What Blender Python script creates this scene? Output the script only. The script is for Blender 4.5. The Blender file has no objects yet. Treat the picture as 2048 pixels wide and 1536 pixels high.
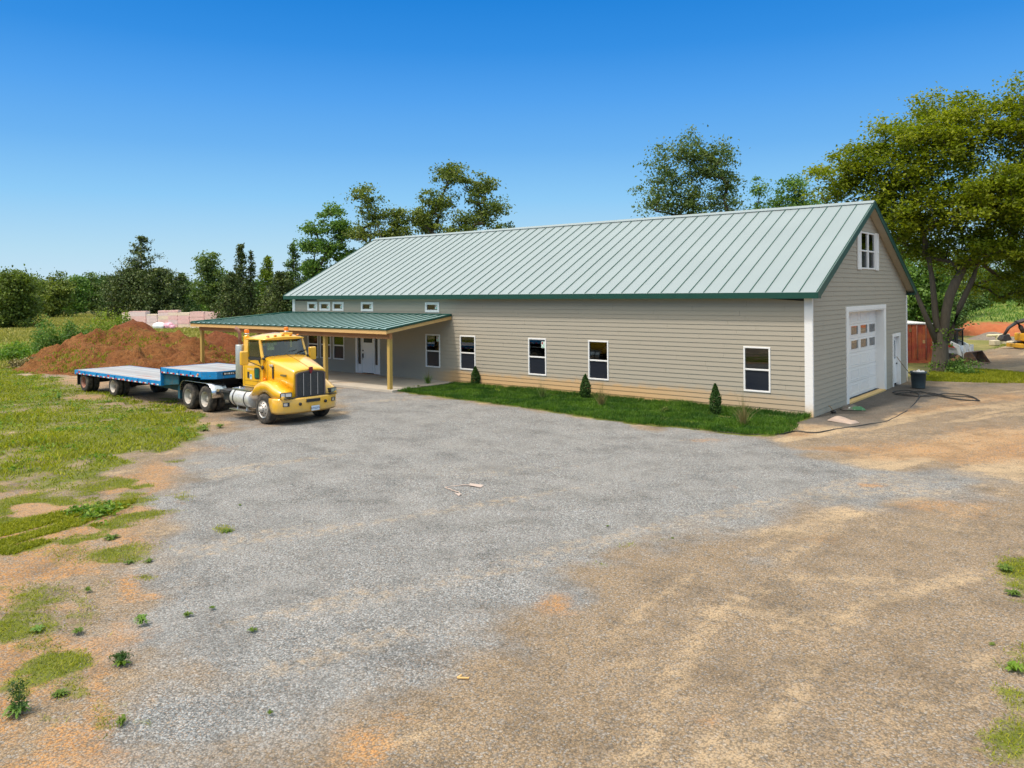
import bpy, math, random
import numpy as np
from mathutils import Vector, Matrix, noise as mnoise
S = bpy.context.scene
R = math.radians
# ---------------------------------------------------------------- camera, light, exposure
CAM = (9.4778, -28.2622, 4.5386); YAW = 0.6880; ROLL = -0.00884; FPX = 1568.85; V0 = 584.13
cd = bpy.data.cameras.new("camera"); cam = bpy.data.objects.new("camera", cd); S.collection.objects.link(cam)
cam.matrix_world = (Matrix.Translation(CAM) @ Matrix.Rotation(YAW, 4, 'Z') @ Matrix.Rotation(math.pi/2, 4, 'X')
                    @ Matrix.Rotation(ROLL, 4, 'Z'))
cd.sensor_width = 36; cd.lens = 36*FPX/2048; cd.shift_y = (V0-768)/2048
cd.clip_start = 0.1; cd.clip_end = 6000
S.camera = cam
SUN = Vector((-0.15, -0.43, 0.89)).normalized()
EXPO = 0.75
W = bpy.data.worlds.new("World"); S.world = W; W.use_nodes = True
wn, wl = W.node_tree.nodes, W.node_tree.links
for n in list(wn): wn.remove(n)
sky = wn.new('ShaderNodeTexSky'); sky.sky_type = 'NISHITA'; sky.sun_disc = False
sky.sun_elevation = math.asin(SUN.z); sky.sun_rotation = math.atan2(SUN.x, SUN.y)
sky.air_density = 1.0; sky.dust_density = 0.6; sky.ozone_density = 3.0; sky.altitude = 100
# the sky: Nishita overhead, boosted and warmed as added fill light, graded to the deep clear blue seen low over the horizon
geo_ = wn.new('ShaderNodeTexCoord'); sx_ = wn.new('ShaderNodeSeparateXYZ'); wl.new(geo_.outputs['Generated'], sx_.inputs[0])
low = wn.new('ShaderNodeValToRGB'); wl.new(sx_.outputs[2], low.inputs[0]); el = low.color_ramp.elements
stops = [(0.0, (.62, .79, .90)), (.053, (.47, .725, .895)), (.117, (.275, .60, .93)), (.178, (.155, .455, .89)), (.238, (.088, .365, .86)), (.295, (.038, .28, .775)), (.355, (.016, .225, .70))]
while len(el) > 1: el.remove(el[0])
for i, (q, c) in enumerate(stops):
    e = el[0] if i == 0 else el.new(q)
    e.position = q; e.color = (*c, 1)
SKY = 0.15
lsc = wn.new('ShaderNodeVectorMath'); lsc.operation = 'SCALE'; lsc.inputs['Scale'].default_value = 1/(SKY*2**EXPO); wl.new(low.outputs[0], lsc.inputs[0])
hi = wn.new('ShaderNodeVectorMath'); hi.operation = 'MULTIPLY'; hi.inputs[1].default_value = (4.0, 2.75, 1.5); wl.new(sky.outputs[0], hi.inputs[0])
fz = wn.new('ShaderNodeMapRange'); fz.inputs['From Min'].default_value = .35; fz.inputs['From Max'].default_value = .42; wl.new(sx_.outputs[2], fz.inputs['Value'])
mxs = wn.new('ShaderNodeMix'); mxs.data_type = 'RGBA'; wl.new(fz.outputs[0], mxs.inputs[0]); wl.new(lsc.outputs[0], mxs.inputs[6]); wl.new(hi.outputs[0], mxs.inputs[7])
bg = wn.new('ShaderNodeBackground'); bg.inputs[1].default_value = SKY
wo = wn.new('ShaderNodeOutputWorld')
wl.new(mxs.outputs[2], bg.inputs[0]); wl.new(bg.outputs[0], wo.inputs[0])
ld = bpy.data.lights.new("sun", 'SUN'); ld.energy = 1.75; ld.angle = R(5); ld.color = (1.0, 0.93, 0.83)
sun = bpy.data.objects.new("sun", ld); S.collection.objects.link(sun)
sun.rotation_euler = SUN.to_track_quat('Z', 'Y').to_euler(); sun.location = (0, 0, 60)
S.view_settings.view_transform = 'Standard'; S.view_settings.look = 'None'
S.view_settings.exposure = EXPO; S.view_settings.gamma = 1
S.render.engine = 'CYCLES'
S.cycles.use_denoising = True
S.cycles.max_bounces = 6; S.cycles.transparent_max_bounces = 12; S.cycles.caustics_reflective = False

# ---------------------------------------------------------------- helpers
def ray(U, V):
    a, b = U-1024, V-V0; c, s = math.cos(ROLL), math.sin(ROLL)
    u = c*a+s*b; v = -s*a+c*b; cy, sy = math.cos(YAW), math.sin(YAW)
    return np.array([-sy+cy*u/FPX, cy+sy*u/FPX, -v/FPX])
def gp(U, V, z=0.0):
    d = ray(U, V); t = (z-CAM[2])/d[2]; return (CAM[0]+d[0]*t, CAM[1]+d[1]*t)
def at(U, dep):                      # ground plan position seen in direction U at that distance
    d = ray(U, 590); return (CAM[0]+d[0]*dep, CAM[1]+d[1]*dep)
def hz(U, V, dep): return CAM[2]+ray(U, V)[2]*dep
def to_px(X, Y, Z=0):
    dx, dy, dz = X-CAM[0], Y-CAM[1], Z-CAM[2]; c, s = math.cos(YAW), math.sin(YAW)
    d = -s*dx+c*dy; r = c*dx+s*dy; d = np.where(d > .5, d, np.nan)
    u = FPX*r/d; v = -FPX*dz/d; cr, sr = math.cos(ROLL), math.sin(ROLL)
    return 1024+cr*u-sr*v, V0+sr*u+cr*v, d

def lerp(a, b, t): return a+(b-a)*t
def hash2(ix, iy, seed=0):
    h = (ix.astype(np.int64)*374761393 + iy.astype(np.int64)*668265263 + seed*982451653) & 0xffffffff
    h = ((h ^ (h >> 13))*1274126177) & 0xffffffff
    return ((h ^ (h >> 16)) & 0xffff)/65535.0
def vnoise(x, y, seed=0):
    ix, iy = np.floor(x), np.floor(y); fx, fy = x-ix, y-iy
    fx = fx*fx*(3-2*fx); fy = fy*fy*(3-2*fy)
    a = hash2(ix, iy, seed); b = hash2(ix+1, iy, seed); c = hash2(ix, iy+1, seed); d = hash2(ix+1, iy+1, seed)
    return (a*(1-fx)+b*fx)*(1-fy)+(c*(1-fx)+d*fx)*fy
def fbm(x, y, seed=0, oct=4):
    t = 0; a = .5; s = 0
    for i in range(oct):
        t = t+a*vnoise(x*2**i, y*2**i, seed+i*7); s += a; a *= .5
    return t/s

def tag(o, label=None, cat=None, group=None, kind=None):
    if label: o['label'] = label
    if cat: o['category'] = cat
    if group: o['group'] = group
    if kind: o['kind'] = kind
    return o
def empty(name, loc=(0, 0, 0), rz=0, label=None, cat=None, group=None, kind=None):
    o = bpy.data.objects.new(name, None); S.collection.objects.link(o)
    o.location = loc; o.rotation_euler = (0, 0, rz); o.empty_display_size = .2
    return tag(o, label, cat, group, kind)
def children(o): return [c for c in bpy.data.objects if c.parent == o]
def copy_tree(o, parent=None):
    c = o.copy(); S.collection.objects.link(c); c.parent = parent
    for ch in children(o): copy_tree(ch, c)
    return c

class MB:
    """collects faces, builds one mesh"""
    def __init__(s): s.v = []; s.f = []; s.m = []; s.sm = []
    def add(s, vs, fs, mi=0, smooth=False):
        b = len(s.v); s.v += [tuple(v) for v in vs]
        for f in fs: s.f.append([b+i for i in f]); s.m.append(mi); s.sm.append(smooth)
        return s
    def box(s, x0, x1, y0, y1, z0, z1, mi=0, rot=None, c=None):
        vs = [(x, y, z) for z in (z0, z1) for y in (y0, y1) for x in (x0, x1)]
        if rot is not None:
            c = Vector(c or ((x0+x1)/2, (y0+y1)/2, (z0+z1)/2)); M = rot if not isinstance(rot, (int, float)) else Matrix.Rotation(rot, 3, 'Z')
            vs = [tuple(M @ (Vector(v)-c)+c) for v in vs]
        return s.add(vs, [(0, 2, 3, 1), (4, 5, 7, 6), (0, 1, 5, 4), (2, 6, 7, 3), (0, 4, 6, 2), (1, 3, 7, 5)], mi)
    def hexa(s, b, t, mi=0):           # bottom 4 pts, top 4 pts (ccw from above)
        return s.add(list(b)+list(t), [(3, 2, 1, 0), (4, 5, 6, 7), (0, 1, 5, 4), (1, 2, 6, 5), (2, 3, 7, 6), (3, 0, 4, 7)], mi)
    def prism(s, poly, axis, a0, a1, mi=0, smooth=False):   # poly in the two other axes
        n = len(poly)
        def p(q, a):
            return (a, q[0], q[1]) if axis == 'x' else ((q[0], a, q[1]) if axis == 'y' else (q[0], q[1], a))
        vs = [p(q, a0) for q in poly]+[p(q, a1) for q in poly]
        ar = sum(poly[i][0]*poly[(i+1) % n][1]-poly[(i+1) % n][0]*poly[i][1] for i in range(n))
        if axis == 'y': ar = -ar
        fs = [tuple(range(n))[::-1], tuple(range(n, 2*n))]+[(i, (i+1) % n, n+(i+1) % n, n+i) for i in range(n)]
        if ar < 0: fs = [f[::-1] for f in fs]
        b = len(s.v); s.v += vs
        for k, f in enumerate(fs): s.f.append([b+i for i in f]); s.m.append(mi); s.sm.append(smooth and k > 1)
        return s
    def loft(s, rings, mi=0, smooth=True, caps=True, closed=True):
        n = len(rings[0]); vs = [p for r in rings for p in r]; fs = []
        for k in range(len(rings)-1):
            for i in range(n if closed else n-1):
                j = (i+1) % n; fs.append((k*n+i, k*n+j, (k+1)*n+j, (k+1)*n+i))
        s.add(vs, fs, mi, smooth)
        if caps and closed:
            b = len(s.v)-len(vs)
            s.f.append([b+i for i in range(n)][::-1]); s.m.append(mi); s.sm.append(False)
            s.f.append([b+(len(rings)-1)*n+i for i in range(n)]); s.m.append(mi); s.sm.append(False)
        return s
    def tube(s, pts, rad, n=8, mi=0, smooth=True):
        pts = [Vector(p) for p in pts]; rings = []
        if not hasattr(rad, '__len__'): rad = [rad]*len(pts)
        up = Vector((0, 0, 1))
        for i, p in enumerate(pts):
            d = (pts[min(i+1, len(pts)-1)]-pts[max(i-1, 0)]).normalized()
            a = d.cross(up if abs(d.z) < .95 else Vector((1, 0, 0))).normalized(); b = d.cross(a).normalized()
            rings.append([tuple(p+(a*math.cos(t)+b*math.sin(t))*rad[i]) for t in [2*math.pi*k/n for k in range(n)]])
        return s.loft(rings, mi, smooth)
    def lathe(s, prof, axis='z', c=(0, 0, 0), n=24, mi=0, smooth=True, caps=True):   # prof: (r, h)
        rings = []
        for r, h in prof:
            ring = []
            for k in range(n):
                t = 2*math.pi*k/n; a, b = r*math.cos(t), r*math.sin(t)
                q = (a, b, h) if axis == 'z' else ((b, h, a) if axis == 'y' else (h, a, b))
                ring.append((q[0]+c[0], q[1]+c[1], q[2]+c[2]))
            rings.append(ring)
        return s.loft(rings, mi, smooth, caps)
    def blob(s, c, r, seed=0, n=10, m=7, rough=.15, mi=0):
        rnd = random.Random(seed); rings = []
        for j in range(m+1):
            ph = math.pi*(j/m); ring = []
            for k in range(n):
                t = 2*math.pi*k/n; q = 1+rnd.uniform(-rough, rough)
                rr = max(.02, math.sin(ph))
                ring.append((c[0]+r[0]*rr*math.cos(t)*q, c[1]+r[1]*rr*math.sin(t)*q, c[2]-r[2]*math.cos(ph)*q))
            rings.append(ring)
        return s.loft(rings, mi)
    def build(s, name, mats, parent=None, bevel=0, seg=2, angle=35, loc=None):
        me = bpy.data.meshes.new(name); me.from_pydata(s.v, [], s.f)
        if not isinstance(mats, (list, tuple)): mats = [mats]
        for m in mats: me.materials.append(m)
        me.polygons.foreach_set('material_index', s.m); me.polygons.foreach_set('use_smooth', s.sm)
        me.validate(); me.update()
        import bmesh
        bm = bmesh.new(); bm.from_mesh(me); bmesh.ops.recalc_face_normals(bm, faces=bm.faces); bm.to_mesh(me); bm.free()
        o = bpy.data.objects.new(name, me); S.collection.objects.link(o); o.parent = parent
        if loc: o.location = loc
        if bevel:
            b = o.modifiers.new('bevel', 'BEVEL'); b.width = bevel; b.segments = seg; b.limit_method = 'ANGLE'; b.angle_limit = R(angle)
            b.harden_normals = False
            me.polygons.foreach_set('use_smooth', [True]*len(me.polygons))
            w = o.modifiers.new('wn', 'WEIGHTED_NORMAL'); w.keep_sharp = True
        return o

def np_mesh(name, V, F, mat, parent=None, cols=None, smooth=False):
    """V (n,3); F (m,k) with k fixed"""
    me = bpy.data.meshes.new(name); n, m, k = len(V), len(F), F.shape[1]
    me.vertices.add(n); me.vertices.foreach_set('co', np.asarray(V, np.float32).ravel())
    me.loops.add(m*k); me.loops.foreach_set('vertex_index', np.asarray(F, np.int32).ravel())
    me.polygons.add(m); me.polygons.foreach_set('loop_start', np.arange(0, m*k, k, dtype=np.int32))
    me.polygons.foreach_set('loop_total', np.full(m, k, np.int32))
    if smooth: me.polygons.foreach_set('use_smooth', np.ones(m, bool))
    if cols is not None:
        for nm, c in cols.items():
            a = me.color_attributes.new(nm, 'FLOAT_COLOR', 'POINT')
            c4 = np.ones((n, 4), np.float32); c4[:, :c.shape[1]] = c; a.data.foreach_set('color', c4.ravel())
    me.materials.append(mat); me.update(); me.validate()
    o = bpy.data.objects.new(name, me); S.collection.objects.link(o); o.parent = parent
    return o

# ---------------------------------------------------------------- materials
class NT:
    def __init__(s, name):
        s.m = bpy.data.materials.new(name); s.m.use_nodes = True; t = s.m.node_tree
        s.n, s.l = t.nodes, t.links; s.bsdf = s.n['Principled BSDF']; s.out = s.n['Material Output']
    def N(s, ty, **kw):
        n = s.n.new(ty)
        for k, v in kw.items():
            if k.startswith('i_'):
                key = k[2:]; key = int(key) if key.isdigit() else key
                n.inputs[key].default_value = v
            else: setattr(n, k, v)
        return n
    def L(s, a, b): s.l.new(a, b)
    def co(s, kind='Object'): return s.N('ShaderNodeTexCoord').outputs[kind]
    def noise(s, scale, vec=None, detail=4, rough=.55, dist=0):
        n = s.N('ShaderNodeTexNoise', i_Scale=scale, i_Detail=detail, i_Roughness=rough, i_Distortion=dist)
        if vec is not None: s.L(vec, n.inputs['Vector'])
        return n
    def ramp(s, fac, stops):
        r = s.N('ShaderNodeValToRGB'); s.L(fac, r.inputs[0]); e = r.color_ramp.elements
        while len(e) > 1: e.remove(e[0])
        for i, (p, c) in enumerate(stops):
            x = e[0] if i == 0 else e.new(p)
            x.position = p; x.color = (c, c, c, 1) if not hasattr(c, '__len__') else (*c, 1)
        return r.outputs[0]
    def mix(s, fac, a, b, mode='MIX'):
        m = s.N('ShaderNodeMix', data_type='RGBA', blend_type=mode)
        for i, v in ((0, fac), (6, a), (7, b)):
            if isinstance(v, bpy.types.NodeSocket): s.L(v, m.inputs[i])
            elif hasattr(v, '__len__'): m.inputs[i].default_value = (*v[:3], 1)
            else: m.inputs[i].default_value = v
        return m.outputs[2]
    def math(s, op, a, b=0, c=0, clamp=False):
        m = s.N('ShaderNodeMath', operation=op, use_clamp=clamp)
        for i, v in enumerate((a, b, c)):
            if isinstance(v, bpy.types.NodeSocket): s.L(v, m.inputs[i])
            else: m.inputs[i].default_value = v
        return m.outputs[0]
    def bump(s, h, strength=.3, dist=.02, normal=None):
        b = s.N('ShaderNodeBump', i_Strength=strength, i_Distance=dist); s.L(h, b.inputs['Height'])
        if normal is not None: s.L(normal, b.inputs['Normal'])
        s.L(b.outputs[0], s.bsdf.inputs['Normal']); return b.outputs[0]
    def scale(s, vec, sc):
        m = s.N('ShaderNodeMapping'); s.L(vec, m.inputs[0]); m.inputs['Scale'].default_value = sc; return m.outputs[0]

def mat(name, col, rough=.6, metal=0, var=.12, vs=6, bump=0, bs=60, spec=.5, dirt=None, coat=0, stretch=None):
    t = NT(name); co = t.co()
    if stretch: co = t.scale(co, stretch)
    n = t.noise(vs, co, 5)
    f = t.ramp(n.outputs[0], [(.25, 1-var), (.75, 1+var)]) if False else t.math('MULTIPLY_ADD', n.outputs[0], 2*var*1.6, 1-var*1.6)
    c = t.mix(1.0, col, (1, 1, 1), 'MULTIPLY')
    vm = t.N('ShaderNodeVectorMath', operation='SCALE'); t.L(c, vm.inputs[0]); t.L(f, vm.inputs['Scale'])
    out = vm.outputs[0]
    if dirt:
        dc, amt, ds = dirt; dn = t.noise(ds, t.co(), 6, .65)
        k = t.ramp(dn.outputs[0], [(.62-amt*.35, 0), (.80-amt*.2, 1)]); out = t.mix(k, out, dc)
        t.L(t.mix(k, (rough,)*3, (.85,)*3), t.bsdf.inputs['Roughness'])
    else: t.bsdf.inputs['Roughness'].default_value = rough
    t.L(out, t.bsdf.inputs['Base Color']); t.bsdf.inputs['Metallic'].default_value = metal
    t.bsdf.inputs['Specular IOR Level'].default_value = spec; t.bsdf.inputs['Coat Weight'].default_value = coat
    if bump: t.bump(t.noise(bs, co, 3).outputs[0], bump, .01)
    return t.m
M = {}
M['white'] = mat('white_trim', (.74, .74, .73), .45, var=.04, vs=3)
M['trimdirty'] = mat('white_trim_board', (.75, .75, .74), .5, var=.04, vs=2)
M['vinyl'] = mat('white_vinyl', (.76, .76, .76), .35, var=.03)
M['dgreen'] = mat('green_trim_metal', (.005, .052, .036), .4, var=.12, vs=3)
M['soffit'] = mat('soffit', (.40, .37, .30), .7, var=.06)
M['dark'] = mat('dark_interior', (.02, .022, .025), .8)
M['black'] = mat('black_rubber_plastic', (.018, .018, .019), .55, var=.2)
M['tyre'] = mat('tyre_rubber', (.026, .025, .024), .85, var=.25, vs=8, bump=.3, bs=30, dirt=((.14, .115, .085), .55, 4))
M['rim'] = mat('satin_wheel', (.52, .50, .47), .42, .5, var=.12, vs=9, dirt=((.32, .26, .2), .35, 9))
M['alu'] = mat('polished_aluminium', (.62, .62, .63), .28, .9, var=.1, vs=5, dirt=((.30, .27, .23), .2, 7))
M['steel'] = mat('stainless', (.70, .71, .72), .22, 1, var=.08)
M['oldwhite'] = mat('old_white_paint', (.5, .48, .44), .55, var=.2, vs=9, dirt=((.25, .17, .11), .4, 6))
M['rustrim'] = mat('rusty_rim', (.28, .12, .08), .7, var=.35, vs=9, dirt=((.34, .24, .2), .45, 8))
M['frame'] = mat('chassis_black', (.025, .025, .028), .6, var=.3, vs=8, dirt=((.10, .08, .06), .3, 6))
M['orange'] = mat('amber_lens', (.85, .22, .01), .25, var=.1)
M['red'] = mat('red_lens', (.5, .015, .012), .3, var=.1)
M['amberdark'] = mat('amber_marker', (.6, .2, .02), .3)
M['concrete'] = mat('concrete_slab', (.42, .38, .32), .85, var=.14, vs=1.2, bump=.15, bs=40, dirt=((.36, .24, .14), .25, .8))
M['bluegrey'] = mat('dark_grey_plastic', (.045, .07, .085), .5, var=.15, vs=4)

t = NT('truck_yellow_paint'); co = t.co()
n1 = t.noise(2.5, co, 6, .6); n2 = t.noise(30, co, 3)
c = t.mix(t.ramp(n1.outputs[0], [(.35, 0), (.75, 1)]), (.84, .46, .008), (.80, .42, .012))
c = t.mix(t.ramp(n2.outputs[0], [(.60, 0), (.78, .35)]), c, (.62, .40, .14))
sp = t.N('ShaderNodeSeparateXYZ'); t.L(co, sp.inputs[0]); gr_ = t.math('ADD', sp.outputs[2], t.math('MULTIPLY', t.math('SUBTRACT', t.noise(5, co, 6, .7).outputs[0], .5), 1.1))
c = t.mix(t.ramp(gr_, [(.35, .5), (.7, .15), (1.1, .0)]), c, (.36, .25, .14)); c = t.mix(t.ramp(t.noise(11, co, 5, .75).outputs[0], [(.64, 0), (.70, .5)]), c, (.22, .13, .05))
t.L(c, t.bsdf.inputs['Base Color']); t.bsdf.inputs['Roughness'].default_value = .38
t.bsdf.inputs['Coat Weight'].default_value = 1.0; t.bsdf.inputs['Coat Roughness'].default_value = .14; t.bsdf.inputs['Coat IOR'].default_value = 1.7
M['yellow'] = t.m

def glassy(name, tint, rough, amt):
    t = NT(name); t.n.remove(t.bsdf)
    g = t.N('ShaderNodeBsdfGlossy', i_Roughness=rough); g.inputs['Color'].default_value = (.95, .97, 1, 1)
    tr = t.N('ShaderNodeBsdfTransparent'); tr.inputs['Color'].default_value = (*tint, 1)
    fr = t.N('ShaderNodeFresnel', i_IOR=1.55); k = t.math('MULTIPLY', fr.outputs[0], amt, clamp=True)
    mx = t.N('ShaderNodeMixShader'); t.L(k, mx.inputs[0]); t.L(tr.outputs[0], mx.inputs[1]); t.L(g.outputs[0], mx.inputs[2])
    t.L(mx.outputs[0], t.out.inputs[0]); return t.m
M['glass'] = glassy('window_glass', (.55, .6, .6), .01, 1.5)
M['cabglass'] = glassy('cab_glass', (.50, .74, .68), .02, 1.7)
t = NT('insect_screen'); t.bsdf.inputs['Base Color'].default_value = (.014, .018, .028, 1); t.bsdf.inputs['Roughness'].default_value = .22; t.bsdf.inputs['Specular IOR Level'].default_value = .35
n = t.noise(400, t.co(), 2); t.bump(n.outputs[0], .2, .002); M['screen'] = t.m

# lap siding: paint with fine grain, board-to-board variation and soil splash along the bottom
def siding(name, stain):
    t = NT(name); geo = t.N('ShaderNodeNewGeometry').outputs['Position']; sp = t.N('ShaderNodeSeparateXYZ'); t.L(geo, sp.inputs[0])
    g = t.noise(60, geo, 3, .7); big = t.noise(.35, geo, 3)
    str_ = t.noise(1.0, t.scale(geo, (.6, .6, 14)), 4)
    base = (.348, .316, .255)
    c = t.mix(t.ramp(g.outputs[0], [(.3, 0), (.7, 1)]), tuple(x*.93 for x in base), tuple(x*1.07 for x in base))
    c = t.mix(t.ramp(str_.outputs[0], [(.3, 0), (.7, .5)]), c, tuple(x*.93 for x in base))
    if stain:
        z = t.math('ADD', sp.outputs[2], t.math('MULTIPLY', t.math('SUBTRACT', t.noise(2.2, geo, 5).outputs[0], .5), .5))
        k = t.ramp(z, [(.12, 1), (.56, .85), (.66, .3), (.85, 0)])
        xk = t.ramp(t.math('DIVIDE', t.math('ADD', sp.outputs[0], 22), 22), [(.12, 0), (.2, 1), (.7, 1), (.9, .45), (1, .3)])
        c = t.mix(t.math('MULTIPLY', k, xk), c, (.50, .325, .155))
    t.L(c, t.bsdf.inputs['Base Color']); t.bsdf.inputs['Roughness'].default_value = .75
    t.bump(t.noise(1.0, t.scale(geo, (25, 25, 90)), 4).outputs[0], .12, .004); return t.m
M['siding'] = siding('lap_siding_paint', True); M['siding2'] = siding('gable_siding_paint', False)

def roofmat(name, col, rough, spec=.5):
    t = NT(name); geo = t.N('ShaderNodeNewGeometry').outputs['Position']
    n = t.noise(.5, geo, 4); w = t.noise(1, t.scale(geo, (1.6, .25, .25)), 3)
    c = t.mix(n.outputs[0], tuple(x*.9 for x in col), tuple(x*1.1 for x in col))
    t.L(c, t.bsdf.inputs['Base Color']); t.L(t.math('MULTIPLY_ADD', n.outputs[0], .1, rough-.05), t.bsdf.inputs['Roughness'])
    t.bsdf.inputs['Specular IOR Level'].default_value = spec
    t.bump(w.outputs[0], .16, .02); return t.m
M['roof'] = roofmat('standing_seam_metal', (.225, .275, .29), .37, .8)
M['seam'] = mat('roof_seam_metal', (.012, .085, .062), .5, var=.1)

def wood(name, a, b, knots=True, axis=0):
    t = NT(name); co = t.co(); sc = [9, 9, 9]; sc[axis] = .7
    g = t.noise(2.4, t.scale(co, tuple(sc)), 6, .65, .6)
    c = t.mix(t.ramp(g.outputs[0], [(.3, 0), (.7, 1)]), a, b)
    if knots:
        v = t.N('ShaderNodeTexVoronoi', i_Scale=2.2); t.L(t.scale(co, tuple(1.6 if i != axis else 1 for i in range(3))), v.inputs['Vector'])
        c = t.mix(t.ramp(v.outputs['Distance'], [(.03, 1), (.075, 0)]), c, (.10, .05, .02))
    t.L(c, t.bsdf.inputs['Base Color']); t.bsdf.inputs['Roughness'].default_value = .7
    t.bump(g.outputs[0], .2, .004); return t.m
M['post'] = wood('treated_post', (.52, .35, .09), (.36, .25, .07), axis=2)
M['fasciaw'] = wood('fascia_board', (.66, .42, .17), (.55, .33, .12), axis=0)
M['fasciaw_y'] = wood('fascia_board_side', (.66, .42, .17), (.55, .33, .12), axis=1)
M['beam'] = wood('laminated_beam', (.50, .24, .09), (.36, .15, .06), axis=0)
M['handle'] = wood('tool_handle', (.30, .24, .17), (.2, .16, .1), False, 2)
# ---------------------------------------------------------------- ground plan
def poly_w(pts): return np.array([gp(u, v) for u, v in pts])
def sdist(x, y, P):                  # signed distance, negative inside
    d2 = np.full(x.shape, 1e18); ins = np.zeros(x.shape, bool)
    for i in range(len(P)):
        a, b = P[i], P[(i+1) % len(P)]; ex, ey = b-a
        wx, wy = x-a[0], y-a[1]; t = np.clip((wx*ex+wy*ey)/(ex*ex+ey*ey+1e-12), 0, 1)
        d2 = np.minimum(d2, (wx-ex*t)**2+(wy-ey*t)**2)
        c = (a[1] > y) != (b[1] > y)
        with np.errstate(divide='ignore', invalid='ignore'):
            ins ^= c & (x < ex*(y-a[1])/(b[1]-a[1]+1e-12)+a[0])
    return np.sqrt(d2)*np.where(ins, -1, 1)
GREY = poly_w([(440, 822), (560, 850), (690, 838), (672, 772), (790, 783), (1000, 811), (1250, 850), (1410, 864), (1560, 876), (1600, 893),
               (1700, 925), (1900, 950), (1980, 975), (1800, 1000), (1690, 1010), (1600, 1030), (1520, 1055), (1420, 1095), (1320, 1120), (1200, 1150),
               (1110, 1180), (1050, 1225), (980, 1280), (900, 1325), (820, 1380), (740, 1430), (690, 1536), (235, 1536), (250, 1420), (235, 1300),
               (262, 1200), (300, 1090), (335, 1000), (370, 910), (440, 862)])
MEADOW = poly_w([(-700, 706), (0, 712), (60, 740), (150, 765), (230, 788), (372, 806), (425, 826), (445, 850), (395, 872), (330, 905), (262, 925),
                 (200, 955), (130, 985), (0, 965), (-700, 990)])
STRIP = poly_w([(-200, 1050), (0, 1052), (100, 1030), (200, 1012), (275, 1000), (262, 1020), (190, 1055), (60, 1100), (0, 1118), (-200, 1150)])
LAWN = np.array([gp(792, 784), gp(1000, 811), gp(1250, 849), gp(1410, 863), gp(1480, 872), gp(1552, 874), gp(1600, 862), (.12, -1.6), (.12, -.02), (-17.5, -.02), (-17.5, -3.7)])
GRASSR = poly_w([(1815, 735), (1900, 735), (2048, 745), (2300, 750), (2300, 772), (2048, 768), (1930, 764), (1860, 768), (1815, 764)])
GRASSR2 = poly_w([(1930, 678), (2010, 684), (2025, 690), (1990, 700), (1950, 706), (1925, 700)])
# (u, v, ru, rv, strength) : bare clay patches / thin weedy patches / pale dust / darker gravel
CLAY = [(60, 1010, 190, 16, .8), (-40, 1040, 120, 20, .9), (15, 1180, 60, 60, .9), (262, 1170, 24, 32, 1), (300, 1190, 22, 7, 1), (232, 1270, 18, 50, .8), (205, 1370, 28, 60, .8),
        (190, 1440, 40, 30, .8), (60, 1365, 90, 45, .9), (-60, 1420, 90, 80, 1), (170, 1140, 50, 9, .6), (720, 1490, 70, 40, .9), (795, 1432, 28, 14, .8), (650, 1536, 80, 30, .4), (1105, 1208, 42, 22, 1),
        (1150, 1225, 40, 18, .35), (1690, 897, 80, 8, .9), (1850, 900, 180, 22, .75), (1990, 880, 120, 30, .7), (1780, 915, 100, 8, .6), (1740, 972, 36, 7, .8), (1840, 1010, 80, 14, .6), (1625, 1075, 60, 14, .35),
        (2010, 795, 60, 8, .7), (1990, 715, 60, 8, .5), (1700, 790, 40, 8, .25), (170, 795, 60, 10, .7), (430, 895, 90, 12, .35), (1600, 868, 30, 7, .7), (1410, 880, 60, 5, .5), (1940, 1020, 90, 30, .4),
        (1405, 1440, 28, 16, .7), (1480, 975, 30, 5, .2), (165, 765, 80, 14, .7), (110, 1215, 60, 12, .6), (80, 1060, 160, 6, .9), (330, 735, 170, 26, .9), (560, 755, 60, 20, .3)]
WEEDY = [(150, 1110, 100, 22, .8), (90, 1190, 80, 40, .8), (60, 1240, 70, 50, .7), (145, 1380, 70, 26, .9), (60, 1290, 60, 20, .8), (210, 1160, 50, 40, .35), (140, 1220, 70, 40, .5), (90, 1440, 60, 20, .5), (260, 1440, 30, 40, .4),
         (455, 1063, 26, 8, .9), (340, 1030, 40, 8, .5), (1230, 1090, 60, 22, .45), (1330, 1080, 20, 6, .5), (1210, 1130, 60, 10, .4), (2045, 1150, 75, 60, 1.2), (2050, 1365, 55, 70, 1.2), (2035, 1490, 75, 60, 1.1),
         (2075, 1260, 40, 60, .3), (1230, 1100, 30, 14, .3), (250, 830, 90, 14, .4), (350, 870, 60, 14, .3)]
PALE = [(1700, 1170, 150, 16, .5), (1640, 1250, 120, 30, .45), (1500, 1230, 120, 22, .5), (1980, 1340, 40, 40, .5), (1420, 1490, 150, 50, .55), (1150, 1500, 120, 40, .4), (1560, 1060, 120, 14, .6), (1830, 980, 140, 12, .4), (1300, 1330, 80, 20, .4),
        (1750, 870, 300, 14, .3), (1850, 1060, 200, 20, .3), (640, 1520, 40, 30, .5), (1000, 1536, 100, 20, .4), (1900, 740, 150, 6, .6), (1000, 940, 220, 18, .25)]
DARK_GRAVEL = [(1720, 815, 60, 18, .95), (1790, 792, 50, 14, .9), (1660, 845, 30, 10, .8), (1850, 780, 30, 6, .6), (1960, 770, 90, 7, .5), (1480, 1450, 90, 50, .2), (1080, 1350, 80, 60, .2), (1280, 1200, 160, 20, .15)]
VERGE = poly_w([(-500, 985), (0, 975), (130, 990), (250, 950), (330, 915), (372, 900), (345, 990), (312, 1080), (280, 1180), (245, 1300), (255, 1420), (240, 1560), (-300, 1800), (-900, 1500)])
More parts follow.
